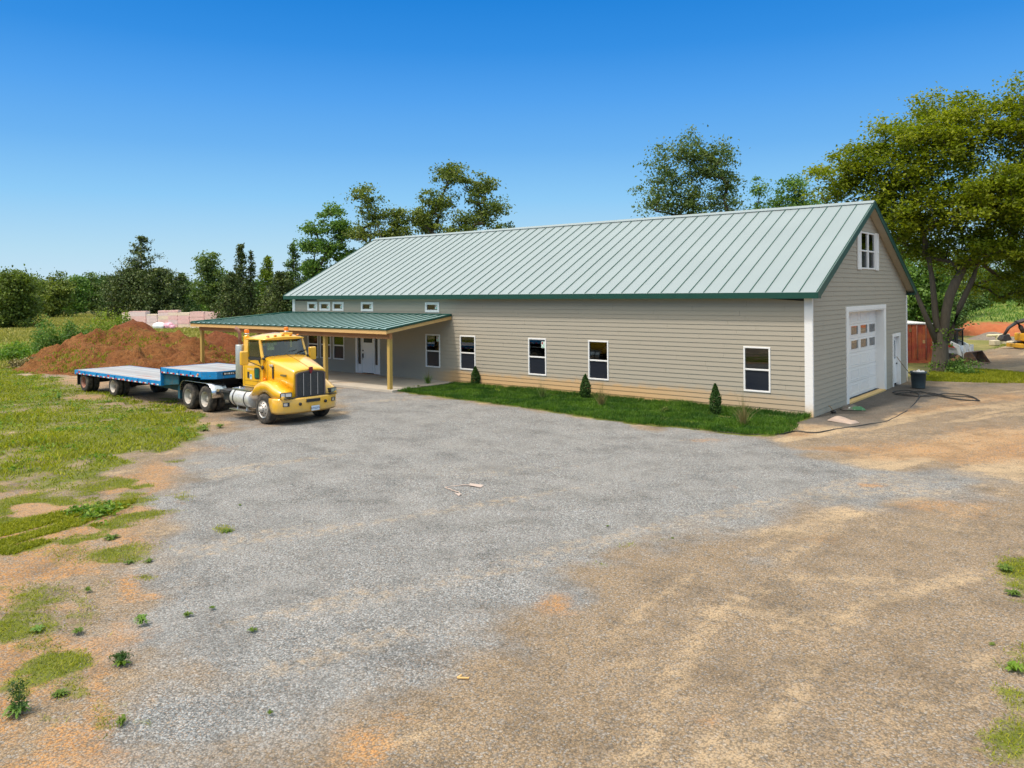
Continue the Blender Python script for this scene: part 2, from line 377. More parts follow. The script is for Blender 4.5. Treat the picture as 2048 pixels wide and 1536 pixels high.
TRACK = poly_w([(1600, 892), (1700, 905), (1850, 880), (2048, 850), (2300, 830), (2300, 950), (2048, 935), (1900, 930), (1760, 925)])
RUTS = [(poly_w([(1230, 1560), (1420, 1260), (1600, 1090), (1800, 985), (2048, 905)]), .20), (poly_w([(1500, 1560), (1640, 1290), (1790, 1120), (1930, 1020), (2060, 955)]), .20), (poly_w([(900, 1560), (1130, 1330), (1400, 1150), (1640, 1040), (1800, 990)]), .16),
        (poly_w([(1620, 900), (1760, 890), (1900, 872), (2080, 842)]), .22), (poly_w([(1660, 930), (1800, 915), (1950, 895), (2100, 868)]), .22)]
CUT = poly_w([(-60, 1092), (60, 1062), (180, 1028), (300, 985), (345, 965)])
def line_d(x, y, P):
    d2 = np.full(x.shape, 1e18)
    for a, b in zip(P, P[1:]):
        ex, ey = b-a; t = np.clip(((x-a[0])*ex+(y-a[1])*ey)/(ex*ex+ey*ey), 0, 1); d2 = np.minimum(d2, (x-a[0]-ex*t)**2+(y-a[1]-ey*t)**2)
    return np.sqrt(d2)
def blobs(x, y, L, wx, wy):
    u, v, d = to_px(x+wx, y+wy); out = np.zeros(x.shape)
    for bu, bv, ru, rv, a in L:
        q = ((u-bu)/ru)**2+((v-bv)/rv)**2
        out = np.maximum(out, a*np.exp(-np.nan_to_num(q, nan=1e3)**1.2))
    return out
def sstep(e0, e1, x):
    t = np.clip((x-e0)/(e1-e0), 0, 1); return t*t*(3-2*t)
def masks(x, y):
    wx = (fbm(x*.5, y*.5, 3)-.5)*1.2; wy = (fbm(x*.5, y*.5, 9)-.5)*1.2
    f = (fbm(x*.9, y*.9, 21)-.5)
    far = sstep(48, 60, np.hypot(x+5, y+5))
    grey = sstep(1.0, -1.0, sdist(x, y, GREY)+f*3.0)
    md = sdist(x, y, MEADOW)
    grass = sstep(.5, -.6, md+f*2.6)*sstep(.24, .40, fbm(x*.45, y*.45, 5)+.10)
    strip = sstep(.3, -.4, sdist(x, y, STRIP)+f*1.6)*.9
    grass = np.maximum(grass, sstep(.4, -.6, sdist(x, y, GRASSR)+f*4.5))
    grass = np.maximum(grass, sstep(.3, -.5, sdist(x, y, GRASSR2)+f*1.5))
    grass = np.maximum(grass, sstep(-.02, -.12, sdist(x, y, LAWN)))
    # open field to the left of and behind the dirt mounds and the house
    fieldm = np.maximum(sstep(-47, -50, x+f*4-np.clip(-y-8, 0, 40)*.6), sstep(30, 34, y+f*4)*sstep(-2, -8, x+f*3))
    fieldm = np.maximum(fieldm, sstep(5, 9, y)*sstep(-31, -35, x)*.6)
    fieldm = np.maximum(fieldm, sstep(-28.5, -31, x)*sstep(-18, -22, y+x*.0)*.9)
    behind = sstep(13.6, 14.5, y)*sstep(.5, -1, x); fieldm = np.maximum(fieldm, behind)
    fieldm = np.maximum(fieldm, sstep(-31, -36, y)*.7)
    fieldm = np.maximum(fieldm, sstep(85, 95, y))
    weedy = blobs(x, y, WEEDY, wx*.5, wy*.5)*sstep(.3, .6, fbm(x*1.7, y*1.7, 31)+.12)
    clay = blobs(x, y, CLAY, wx*.5, wy*.5)
    clay = np.maximum(clay, sstep(2, -1, md-2.5)*sstep(.48, .62, fbm(x*.35, y*.35, 77))*.35*(1-grey))
    pale = blobs(x, y, PALE, wx, wy); dark_gravel = blobs(x, y, DARK_GRAVEL, wx, wy)
    dark_gravel = np.maximum(dark_gravel, .95*sstep(2.5, 1.9, x+f*1.2)*sstep(-.3, .1, x)*sstep(-2.0, -.9, y+f)*sstep(13, 11.5, y))  # darker gravel band along the foot of the gable
    vg = sstep(.6, -.6, sdist(x, y, VERGE)+f*1.5); n_ = fbm(x*.8, y*.8, 55); n2 = fbm(x*1.1+40, y*1.1, 56)
    clay = np.maximum(clay, vg*sstep(.42, .56, n_)*.72); weedy = np.maximum(weedy, vg*sstep(.44, .58, n2)*.95)
    clay = np.maximum(clay, sstep(.5, -1.2, sdist(x, y, TRACK)+f*1.8)*.72)
    th = 1.25; sx_ = x*math.cos(th)+y*math.sin(th); sy_ = -x*math.sin(th)+y*math.cos(th)
    st = fbm(sx_*.12, sy_*.9, 61); pale = np.maximum(pale, (1-grey)*sstep(.50, .68, st)*.75*(1-vg)); clay = np.maximum(clay, (1-grey)*sstep(.60, .75, fbm(sx_*.15+9, sy_*.8, 62))*.45*(1-vg)*sstep(-14, -10, y+x*.3))
    pale = np.maximum(pale, grey*sstep(.58, .75, fbm(sx_*.10+3, sy_*.6, 64))*.35)
    for P_, w_ in RUTS:
        d_ = line_d(x+wx*.35, y+wy*.35, P_); br_ = (1-.85*grey)*sstep(.30, .55, fbm(x*.5+P_[0, 0], y*.5, 17))
        pale = np.maximum(pale, np.exp(-(d_/w_)**2)*.5*br_); dark_gravel = np.maximum(dark_gravel, np.exp(-((d_-w_*1.9)/(w_*.6))**2)*.34*br_)
    cut = np.exp(-(line_d(x+wx*.2, y+wy*.2, CUT)/.10)**2); clay = np.maximum(clay, cut); dark_gravel = np.maximum(dark_gravel, cut*.45)
    grass = np.maximum(np.maximum(grass*(1-clay*.9), weedy*.85), strip*(1-cut))*(.6+.75*vnoise(x*2.3, y*2.3, 91))*(.8+.4*vnoise(x*7, y*7, 92))
    return dict(grey=grey, grass=grass, clay=clay, field=fieldm, pale=pale, dark_gravel=dark_gravel)
def axis(lo, hi, step, far):
    a = list(np.arange(lo, hi+step, step)); s = step; b = a[-1]
    while b < far: s *= 1.12; b += s; a.append(b)
    s = step; b = a[0]
    while b > -far: s *= 1.12; b -= s; a.insert(0, b)
    return np.array(a)
gx = axis(-46, 13, .16, 3000); gy = axis(-28, 14, .16, 3000)
X, Y = np.meshgrid(gx, gy, indexing='ij'); x, y = X.ravel(), Y.ravel()
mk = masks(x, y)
near = sstep(60, 35, np.hypot(x+10, y+10))
Z = ((fbm(x*.25, y*.25, 40)-.5)*.10+(fbm(x*1.3, y*1.3, 41)-.5)*.035*(1+mk['clay']))*near
hs_ = sstep(.4, 1.4, sdist(x, y, np.array([(-35.3, -4.4), (-17.3, -4.4), (.3, -.2), (.3, 13.9), (-35.3, 13.9)])))  # level pad round the house
Z = Z*hs_-.012*(1-hs_)
Z += sstep(0, -.4, sdist(x, y, LAWN))*.05
nx, ny = len(gx), len(gy)
idx = np.arange(nx*ny).reshape(nx, ny)
F = np.stack([idx[:-1, :-1].ravel(), idx[1:, :-1].ravel(), idx[1:, 1:].ravel(), idx[:-1, 1:].ravel()], 1)
t = NT('ground_gravel_clay_grass'); pos = t.N('ShaderNodeNewGeometry').outputs['Position']
A = t.N('ShaderNodeVertexColor', layer_name='ma'); B = t.N('ShaderNodeVertexColor', layer_name='mb')
sa = t.N('ShaderNodeSeparateColor'); t.L(A.outputs[0], sa.inputs[0]); sb = t.N('ShaderNodeSeparateColor'); t.L(B.outputs[0], sb.inputs[0])
nb = t.noise(5, pos, 6, .7); nf = t.noise(24, pos, 4, .65); nlow = t.noise(.5, pos, 4)
dn = t.math('MULTIPLY', t.math('SUBTRACT', nb.outputs[0], .5), 1.5)
def crisp(sock, lo, hi): return t.ramp(t.math('ADD', sock, dn), [(lo, 0), (hi, 1)])
# crushed stone: three sizes of angular chips
def stones(scale):
    v = t.N('ShaderNodeTexVoronoi', i_Scale=scale, i_Randomness=1.0); w = t.N('ShaderNodeVectorMath', operation='ADD'); nn = t.noise(scale*.7, pos, 2)
    sc = t.N('ShaderNodeVectorMath', operation='SCALE', i_Scale=.5/scale); t.L(nn.outputs[1], sc.inputs[0]); t.L(pos, w.inputs[0]); t.L(sc.outputs[0], w.inputs[1]); t.L(w.outputs[0], v.inputs['Vector'])
    return v
v1, v2 = stones(38), stones(80)
cell = t.N('ShaderNodeSeparateColor'); t.L(v1.outputs['Color'], cell.inputs[0]); cell2 = t.N('ShaderNodeSeparateColor'); t.L(v2.outputs['Color'], cell2.inputs[0])
stoneg = t.ramp(cell.outputs[0], [(0, (.075, .082, .088)), (.25, (.16, .170, .178)), (.6, (.245, .258, .268)), (.85, (.335, .348, .355)), (1, (.40, .412, .418))])
stoneg2 = t.ramp(cell2.outputs[1], [(0, (.06, .066, .07)), (.4, (.19, .202, .21)), (.8, (.29, .30, .305)), (1, (.38, .382, .375))])
g = t.mix(t.ramp(cell.outputs[2], [(.45, 0), (.55, 1)]), stoneg, stoneg2)
warm = t.ramp(cell2.outputs[2], [(.86, 0), (.90, 1)]); g = t.mix(t.math('MULTIPLY', warm, .6), g, (.38, .25, .15))
g = t.mix(t.ramp(nlow.outputs[0], [(.42, 0), (.7, .45)]), g, (.30, .295, .285))
tan = t.mix(t.ramp(cell2.outputs[0], [(0, 0), (1, 1)]), (.11, .080, .052), (.37, .275, .175))
tan = t.mix(t.ramp(cell.outputs[1], [(.62, 0), (.70, .6)]), tan, stoneg)
tan = t.mix(t.ramp(nb.outputs[0], [(.35, 0), (.7, .7)]), tan, (.32, .228, .138))
tan = t.mix(t.math('MULTIPLY', t.ramp(nf.outputs[0], [(.62, 0), (.72, 1)]), .5), tan, (0.104, 0.070, 0.047))
clay = t.mix(t.ramp(nf.outputs[0], [(.3, 0), (.7, 1)]), (.44, .185, .05), (.50, .28, .10))
clay = t.mix(t.ramp(cell.outputs[1], [(.45, 0), (.55, .75)]), clay, tan)
clay = t.mix(t.ramp(nlow.outputs[0], [(.4, 0), (.65, .6)]), clay, (.40, .25, .13))
pale = t.mix(nf.outputs[0], (.55, .395, .23), (.47, .365, .24))
grs = t.mix(t.ramp(nb.outputs[0], [(.3, 0), (.7, 1)]), (.08, .115, .014), (.18, .20, .025))
grs = t.mix(t.ramp(nf.outputs[0], [(.55, 0), (.75, .5)]), grs, (.20, .15, .07))
nfl = t.noise(.09, t.scale(pos, (1, 1, 1)), 5, .6); nfl2 = t.noise(1.1, pos, 6, .7)
fld = t.mix(t.ramp(nfl.outputs[0], [(.35, 0), (.65, 1)]), (.20, .205, .045), (.36, .30, .11))
fld = t.mix(t.ramp(nfl2.outputs[0], [(.4, 0), (.75, .6)]), fld, (.10, .13, .03))
c = t.mix(crisp(sa.outputs[0], .15, .85), tan, g)
c = t.mix(t.math('MULTIPLY', crisp(sb.outputs[0], .25, .7), .75), c, pale)
c = t.mix(t.math('MULTIPLY', crisp(sa.outputs[2], .20, .85), .9), c, clay)
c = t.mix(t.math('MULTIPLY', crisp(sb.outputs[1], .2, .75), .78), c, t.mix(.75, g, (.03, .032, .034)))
c = t.mix(crisp(sa.outputs[1], .35, .75), c, grs)
c = t.mix(crisp(sb.outputs[2], .45, .55), c, fld)
mot = t.noise(.9, pos, 6, .68); mk2 = t.ramp(mot.outputs[0], [(.34, .72), (.5, 1), (.7, 1.14)]); sc2 = t.N('ShaderNodeVectorMath', operation='MULTIPLY'); t.L(c, sc2.inputs[0]); t.L(mk2, sc2.inputs[1]); c = sc2.outputs[0]
crev = t.math('MULTIPLY', t.ramp(v1.outputs['Distance'], [(.45, 0), (.75, 1)]), .55); c = t.mix(crev, c, (.05, .045, .038))
t.L(c, t.bsdf.inputs['Base Color']); t.bsdf.inputs['Roughness'].default_value = .92; t.bsdf.inputs['Specular IOR Level'].default_value = .25
h = t.math('ADD', t.math('MULTIPLY', v1.outputs['Distance'], -1.2), t.math('MULTIPLY', v2.outputs['Distance'], -.6))
h = t.math('ADD', h, t.math('MULTIPLY', nb.outputs[0], .8))
t.bump(h, .6, .018)
M['ground'] = t.m
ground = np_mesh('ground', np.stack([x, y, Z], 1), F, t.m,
                 cols=dict(ma=np.stack([mk['grey'], mk['grass'], mk['clay']], 1), mb=np.stack([mk['pale'], mk['dark_gravel'], mk['field']], 1)), smooth=True)
tag(ground, kind='structure')
# ---------------------------------------------------------------- the long house
L_, W_, HS, HE, OE, OG, ZR = 30.893, 13.614, 4.27, 4.455, .412, .356, 8.19
house = empty('long_house', (0, 0, 0), 0, 'long taupe lap-sided building with green metal roof, gable garage door and timber porch', 'building')
COURSE = .1778
def courses(mb, u0, u1, zt_fn, holes, place, seed=1):
    """lap boards from u0 to u1; zt_fn(u) = top of wall; place(u, out, z) -> xyz"""
    rnd = random.Random(seed); k = 0; z = 0.02
    while True:
        z1 = z+COURSE; a, b = u0, u1
        # clip the board to the gable
        def span(zz):
            lo, hi = u0, u1
            n = 240; us = [u0+(u1-u0)*i/n for i in range(n+1)]; ok = [q for q in us if zt_fn(q) >= zz-1e-6]
            return (min(ok), max(ok)) if ok else None
        sp = span(z)
        if sp is None or sp[1]-sp[0] < .15: break
        sp1 = span(z1) or ((sp[0]+sp[1])/2,)*2
        cuts = {sp[0], sp[1]}
        p = sp[0]+rnd.uniform(.4, 3.6)
        joints = []
        while p < sp[1]-.3: joints.append(p); p += 3.66
        for hh in holes:
            if hh[2] < z1 and hh[3] > z: cuts |= {min(max(hh[0], sp[0]), sp[1]), min(max(hh[1], sp[0]), sp[1])}
        cs = sorted(cuts | set(joints))
        for i in range(len(cs)-1):
            p0, p1 = cs[i], cs[i+1]
            if p1-p0 < .005: continue
            m = (p0+p1)/2; zs = [(z, z1+.02)]
            for hh in holes:
                if hh[0] <= m <= hh[1] and hh[2] < z1 and hh[3] > z:
                    new = []
                    for q0, q1 in zs:
                        if hh[2] > q0+.003: new.append((q0, min(q1, hh[2])))
                        if hh[3] < q1-.003: new.append((max(q0, hh[3]), q1))
                    zs = new
            g0 = p0+(.0025 if p0 in joints else 0); g1 = p1-(.0025 if p1 in joints else 0)
            for q0, q1 in zs:
                if q1-q0 < .004: continue
                def o(zz): return lerp(.027, .008, (zz-z)/COURSE)
                t0 = g0 if p0 != sp[0] else lerp(sp[0], sp1[0], min(1, (q1-z)/COURSE)); t1 = g1 if p1 != sp[1] else lerp(sp[1], sp1[1], min(1, (q1-z)/COURSE))
                if t1-t0 < .01: t1 = t0+.01
                pts = [place(g0, 0, q0), place(g1, 0, q0), place(g1, o(q0), q0), place(g0, o(q0), q0),
                       place(t0, 0, q1), place(t1, 0, q1), place(t1, o(q1), q1), place(t0, o(q1), q1)]
                mb.add(pts, [(3, 2, 1, 0), (4, 5, 6, 7), (0, 1, 5, 4), (1, 2, 6, 5), (2, 3, 7, 6), (3, 0, 4, 7)])
        z = z1; k += 1
SL = (ZR-HE)/(W_/2+OE)
def roof_z(yy): return HE+SL*(min(yy, W_-yy)+OE)
ZT, ZB, WW = 2.423, .759, 1.0126
wins = [(x0, x0+WW, ZB, ZT) for x0 in (-19.483, -17.077, -12.79, -9.494, -2.511)]
pwins = [(-29.42, -28.45, .80, 2.40), (-28.25, -27.28, .80, 2.40), (-27.04, -26.06, .80, 2.40)]
cwins = [(-29.43, -28.52, 3.56, 4.06), (-28.27, -27.30, 3.56, 4.06), (-27.06, -26.08, 3.56, 4.06), (-24.55, -23.55, 3.56, 4.06), (-19.50, -18.50, 3.55, 4.05)]
DOOR = (-25.03, -23.03, .13, 2.45)
front_holes = wins+pwins+cwins+[DOOR]
fw = MB(); courses(fw, -L_+.06, -.06, lambda q: HS, front_holes, lambda u, o, z: (u, -o, z), 3)
fw.build('wall', M['siding'], house)
GAR = (4.19, 9.43, 0, 3.64); MAN = (11.02, 12.12, 0, 2.3); GW = (5.98, 8.06, 5.38, 6.92)
gw = MB(); courses(gw, .02, W_-.02, lambda q: roof_z(q)-.10, [GAR, MAN, GW], lambda u, o, z: (o, u, z), 5)
gw.build('gable_wall', M['siding2'], house)
bw = MB(); courses(bw, .02, W_-.02, lambda q: roof_z(q)-.10, [], lambda u, o, z: (-L_-o, u, z), 6)
bw.box(-L_+.02, -.02, W_-.05, W_+.02, 0, HS)
bw.build('rear_wall', M['siding2'], house)
# inner lining (gives the windows a dark room behind them)
lin = MB()
def lining(mb, holes, u0, u1, z0, z1, place, thick=.14):
    us = sorted({u0, u1}|{h[0] for h in holes}|{h[1] for h in holes})
    for a, b in zip(us, us[1:]):
        if b-a < .004: continue
        m = (a+b)/2; zz = [(z0, z1)]
        for h in holes:
            if h[0] <= m <= h[1]:
                new = []
                for q0, q1 in zz:
                    if h[2] > q0: new.append((q0, min(q1, h[2])))
                    if h[3] < q1: new.append((max(q0, h[3]), q1))
                zz = new
        for q0, q1 in zz:
            if q1-q0 > .01:
                P = [place(a, .002, q0), place(b, .002, q0), place(b, thick, q0), place(a, thick, q0)]
                Q = [place(a, .002, q1), place(b, .002, q1), place(b, thick, q1), place(a, thick, q1)]
                mb.add(P+Q, [(3, 2, 1, 0), (4, 5, 6, 7), (0, 1, 5, 4), (1, 2, 6, 5), (2, 3, 7, 6), (3, 0, 4, 7)])
lining(lin, front_holes, -L_+.16, -.16, -.02, HS-.02, lambda u, o, z: (u, o, z))
lining(lin, [GAR, MAN], .02, W_-.06, -.02, HS-.02, lambda u, o, z: (-o, u, z))
lin.box(-L_+.02, -L_+.15, .15, W_-.15, -.02, HS-.03)
lin.box(-L_+.2, -.2, .2, W_-.2, -.03, .06); lin.box(-6.1, -6.0, .16, W_-.16, .061, 4.2)
o_ = lin.build('inner_lining', M['dark'], house)
# roof: sheet panels, standing seams, fascia, soffit, ridge cap
def roofside(name, flip):
    rp = MB(); x0, x1 = -L_-OG, OG
    def P(xx, yy, dz=0): 
        yv = yy if not flip else W_-yy
        return (xx, yv, HE+SL*(yy+OE)+dz)
    y0, y1 = -OE-.03, W_/2
    rp.hexa([P(x0, y0, -.035), P(x1, y0, -.035), P(x1, y1, -.035), P(x0, y1, -.035)], [P(x0, y0), P(x1, y0), P(x1, y1), P(x0, y1)])
    r = rp.build(name, M['roof'], house)
    sm = MB(); n = 52; dx = (x1-x0-.06)/n
    for i in range(n+1):
        xc = x0+.03+dx*i; h = .034
        sm.hexa([P(xc-.012, y0+.01, .001), P(xc+.012, y0+.01, .001), P(xc+.012, y1-.14, .001), P(xc-.012, y1-.14, .001)],
                [P(xc-.010, y0+.01, h), P(xc+.010, y0+.01, h), P(xc+.010, y1-.14, h), P(xc-.010, y1-.14, h)])
    sm.build('standing_seams', M['seam'], r)
    return r
roofside('roof', False); roofside('rear_roof', True)
rc = MB(); x0, x1 = -L_-OG-.01, OG+.01; zr = ZR
rc.prism([(W_/2-.2, zr-.2*SL+.052), (W_/2, zr+.062), (W_/2+.2, zr-.2*SL+.052), (W_/2+.2, zr-.2*SL+.03), (W_/2, zr+.03), (W_/2-.2, zr-.2*SL+.03)], 'x', x0, x1)
rc.build('ridge_cap', M['roof'], house)
fa = MB()
fa.box(-L_-OG-.02, OG+.02, -OE-.035, -OE, HE-.235, HE-.02); fa.box(-L_-OG-.02, OG+.02, W_+OE, W_+OE+.035, HE-.235, HE-.02)
fa.build('fascia', M['dgreen'], house)
for xe in (OG+.004, -L_-OG-.034):
    rk = MB()
    pl = [(-OE-.03, HE-.235), (-OE-.03, HE-.012), (W_/2, ZR-.0), (W_+OE+.03, HE-.012), (W_+OE+.03, HE-.235), (W_+OE-.12, HE-.235), (W_/2, ZR-.245), (-OE+.12, HE-.235)]
    rk.prism(pl, 'x', xe, xe+.03)
    rk.prism([(-OE-.06, HE+.0), (W_/2, ZR+.024), (W_+OE+.06, HE+.0), (W_+OE+.06, HE-.05), (W_/2, ZR-.03), (-OE-.06, HE-.05)], 'x', xe+.0305 if xe > 0 else xe-.012, xe+.0425 if xe > 0 else xe-.0005)
    if xe > 0: rk.box(.04, OG+.003, -OE+.002, -.04, HE-.235, HE-.13); rk.box(.04, OG+.003, W_+.04, W_+OE-.002, HE-.235, HE-.13)
    rk.build('rake_trim', M['dgreen'], house)
sf = MB()
sf.box(-L_-OG, .035, -OE+.001, -.002, HE-.215, HE-.195)
for a, b in ((.032, OG+.002), (-L_-OG, -L_-.032)):
    for s in (0, 1):
        f = (lambda q: q) if s == 0 else (lambda q: W_-q)
        pl = [(f(-OE+.05), HE-.16), (f(W_/2), ZR-.185), (f(W_/2), ZR-.205), (f(-OE+.05), HE-.18)]
        sf.prism(pl, 'x', a, b)
sf.build('soffit', M['soffit'], house)
# corner boards
t = NT('corner_board_paint'); geo = t.N('ShaderNodeNewGeometry').outputs['Position']; sp = t.N('ShaderNodeSeparateXYZ'); t.L(geo, sp.inputs[0])
k = t.ramp(t.math('ADD', sp.outputs[2], t.math('MULTIPLY', t.math('SUBTRACT', t.noise(7, geo, 4).outputs[0], .5), .3)), [(.03, 1), (.32, .35), (.55, 0)])
t.L(t.mix(k, (.74, .74, .74), (.62, .45, .26)), t.bsdf.inputs['Base Color']); t.bsdf.inputs['Roughness'].default_value = .5; M['corner'] = t.m
def cb(boxes):
    m = MB()
    for b in boxes: m.box(*b)
    m.build('corner_board', M['corner'], house)
cb([(-.24, .05, -.045, -.001, 0, HE-.216), (.0, .0505, -.0005, .05, 0, HE-.24)])
cb([(-L_-.03, -L_+.22, -.045, -.001, 0, HE-.216), (-L_-.031, -L_-.001, 0, .12, 0, HE-.216)])
cb([(.0, .045, W_-.13, W_+.03, 0, HE-.24), (-.12, -.001, W_+.021, W_+.045, 0, HE-.24)])
# windows : frame > panes
def window(x0, x1, z0, z1, kind='hung', parent=house, face='y', sticker=None, seed=0):
    f = MB(); t_ = .055
    def B(a, b, z_0, z_1, d0, d1, mb): 
        mb.box(a, b, -d1, -d0, z_0, z_1) if face == 'y' else mb.box(d0, d1, a, b, z_0, z_1)
    if kind == 'awning': t_ = .12
    B(x0-.01, x1+.01, z1-t_, z1+.012, -.07, .045, f); B(x0-.01, x1+.01, z0-.012, z0+t_, -.07, .045, f)
    B(x0-.01, x0+t_, z0+t_, z1-t_, -.07, .045, f); B(x1-t_, x1+.01, z0+t_, z1-t_, -.07, .045, f)
    zm = z0+(z1-z0)*.49
    if kind == 'hung':
        B(x0+t_, x1-t_, zm-.03, zm+.035, -.05, .03, f)
    w = f.build('window', M['vinyl'], parent, bevel=.006, seg=1)
    def pane(z_0, z_1, d, m):
        g = MB()
        P = [(x0+t_, z_0), (x1-t_, z_0), (x1-t_, z_1), (x0+t_, z_1)]
        B(P[0][0], P[1][0], z_0, z_1, d-.006, d, g); return g.build('pane', m, w)
    if kind == 'hung':
        pane(zm+.035, z1-t_, .004, M['glass']); pane(z0+t_, zm-.03, -.012, M['screen'])
    else: pane(z0+t_, z1-t_, .0, M['glass'])
    if sticker:
        s = MB(); sx, sz, sw, sh = sticker
        B(sx, sx+sw, sz, sz+sh, .0046, .0062, s); s.build('sticker', M['stick'], w)
        s = MB(); B(sx+sw*.12, sx+sw*.5, sz+sh*.55, sz+sh*.9, .0064, .0072, s); s.build('sticker_print', M['stickred'], w)
        s = MB(); B(sx+sw*.55, sx+sw*.8, sz+sh*.35, sz+sh*.5, .0064, .0072, s); B(sx+sw*.25, sx+sw*.85, sz+sh*.08, sz+sh*.2, .0064, .0072, s); s.build('sticker_print', M['stickgreen'], w)
    return w
M['stick'] = mat('sticker_paper', (.55, .68, .62), .5, var=.05); M['stickred'] = mat('sticker_red', (.35, .06, .06), .5); M['stickgreen'] = mat('sticker_green', (.08, .32, .24), .5)
for i, w in enumerate(wins):
    window(*w, sticker=((w[1]-.28, 2.0, .2, .3) if i == 2 else ((w[1]-.26, 2.08, .17, .24) if i == 0 else None)))
for w in pwins: window(*w)
for w in cwins: window(*w, kind='awning', sticker=(w[1]-.32, w[2]+.15, .17, .2))
# gable twin window with narrow shutters
window(5.98, 6.98, GW[2], GW[3], face='x'); window(7.06, 8.06, GW[2], GW[3], face='x')
m = MB(); m.box(.0, .05, 6.992, 7.048, GW[2]-.02, GW[3]+.02); m.build('window_mullion', M['vinyl'], house)
for a, b in ((5.46, 5.96), (8.08, 8.58)):
    m = MB(); z0, z1 = GW[2]-.04, GW[3]+.04; zm = (z0+z1)/2
    m.box(.03, .05, a, b, z0, z1)
    for q0, q1 in ((z0, z0+.1), (zm-.05, zm+.05), (z1-.1, z1)): m.box(.0502, .07, a, b, q0, q1)
    for q0, q1 in ((z0+.1, zm-.05), (zm+.05, z1-.1)):
        m.box(.0502, .068, a, a+.09, q0, q1); m.box(.0502, .068, b-.09, b, q0, q1)
    m.build('shutter', M['vinyl'], house)
# garage door : trim, jambs, threshold, sections with eight lights
m = MB()
m.box(.0, .055, 3.90, 4.19, 0, 3.66); m.box(.0, .055, 9.43, 9.71, 0, 3.66); m.box(.0, .06, 3.88, 9.73, 3.66, 3.84)
m.box(-.35, .052, 4.17, 4.20, 0, 3.655); m.box(-.35, .052, 9.42, 9.45, 0, 3.655); m.box(-.35, .05, 4.2, 9.42, 3.62, 3.655)
m.build('garage_door_trim', M['trimdirty'], house, bevel=.004, seg=1)
gd = MB(); zc = [.06, .66, 1.27, 1.88, 2.48, 3.08, 3.63]
cols = [(4.36, 5.35), (5.71, 6.70), (7.06, 8.06), (8.36, 9.28)]
lights = [(a, b, z0, z1) for (a, b) in cols for z0, z1 in ((2.03, 2.39), (2.63, 2.99))]
for k in range(6):
    z0, z1 = zc[k]+.004, zc[k+1]-.004
    hl = [h for h in lights if h[2] > z0 and h[3] < z1]
    ys = sorted({4.2, 9.42}|{h[0] for h in hl}|{h[1] for h in hl})
    for a, b in zip(ys, ys[1:]):
        hh = [h for h in hl if h[0] <= (a+b)/2 <= h[1]]
        if hh: gd.box(-.36, -.315, a, b, z0, hh[0][2]); gd.box(-.36, -.315, a, b, hh[0][3], z1)
        else: gd.box(-.36, -.315, a, b, z0, z1)
    for (a, b) in cols:
        if not hl:   # raised rectangles
            for q in (0,):
                gd.box(-.3148, -.305, a, b, z0+.10, z0+.115); gd.box(-.3148, -.305, a, b, z1-.115, z1-.10)
                gd.box(-.3148, -.305, a, a+.015, z0+.115, z1-.115); gd.box(-.3148, -.305, b-.015, b, z0+.115, z1-.115)
        else:
            for h in hl:
                if h[0] == a:
                    gd.box(-.3148, -.303, a-.03, b+.03, h[2]-.03, h[2]); gd.box(-.3148, -.303, a-.03, b+.03, h[3], h[3]+.03)
                    gd.box(-.3148, -.303, a-.03, a, h[2], h[3]); gd.box(-.3148, -.303, b, b+.03, h[2], h[3])
g_ = gd.build('garage_door', M['vinyl'], house)
for h in lights:
    p = MB(); p.box(-.345, -.335, h[0], h[1], h[2], h[3]); p.build('door_pane', M['glass'], g_)
m = MB(); m.box(-.35, .10, 4.205, 9.415, -.02, .05); m.build('threshold', mat('ochre_concrete', (.62, .42, .17), .8, var=.15, bump=.1), house)
for a, b in ((.05, 3.9), (9.71, 10.9), (12.3, W_)):
    m = MB(); m.box(-.02, .02, a, b, -.02, .022); m.build('foundation_edge', M['concrete'], house)
# side door
m = MB(); m.box(0, .05, 10.88, 11.03, 0, 2.30); m.box(0, .05, 12.11, 12.26, 0, 2.30); m.box(0, .055, 10.86, 12.28, 2.30, 2.45); m.box(-.12, .048, 11.01, 11.04, .0, 2.295); m.box(-.12, .048, 12.10, 12.13, 0, 2.295)
m.build('side_door_trim', M['trimdirty'], house)
d = MB(); d.box(-.14, -.10, 11.04, 12.10, .08, 2.29); d.box(-.0998, -.09, 11.2, 11.9, .2, 1.0); d_ = d.build('side_door', M['vinyl'], house)
g = MB(); g.box(-.0995, -.088, 11.2, 11.9, 1.25, 2.1); g.build('door_pane', M['glass'], d_)
g = MB(); g.lathe([(.0, 0), (.035, .0), (.035, .05), (0, .055)], 'x', (-.09, 12.0, 1.0), 10); g.build('handle', M['black'], d_)
# front door with side lights
m = MB(); x0, x1, z0, z1 = DOOR
m.box(x0-.02, x0+.15, -.05, .08, z0, z1-.15); m.box(x1-.15, x1+.02, -.05, .08, z0, z1-.15); m.box(x0-.05, x1+.05, -.055, .08, z1-.15, z1)
m.box(x0+.42, x0+.50, -.03, .08, z0, z1-.15); m.box(x1-.50, x1-.42, -.03, .08, z0, z1-.15)
m.box(x0+.15, x0+.42, -.01, .05, z0, z0+.5); m.box(x1-.42, x1-.15, -.01, .05, z0, z0+.5)
m.build('door_frame', M['vinyl'], house, bevel=.004, seg=1)
for a, b in ((x0+.2, x0+.37), (x1-.37, x1-.2)):
    g = MB(); g.box(a, b, .0, .02, z0+.5, z1-.16); gg = g.build('side_light', M['screen'], house)
d = MB(); a, b = x0+.505, x1-.505
d.box(a, b, .0, .045, z0+.04, z1-.155); d.box(a+.14, b-.14, -.012, -.0005, z0+.2, z0+1.15); d_ = d.build('front_door', M['vinyl'], house)
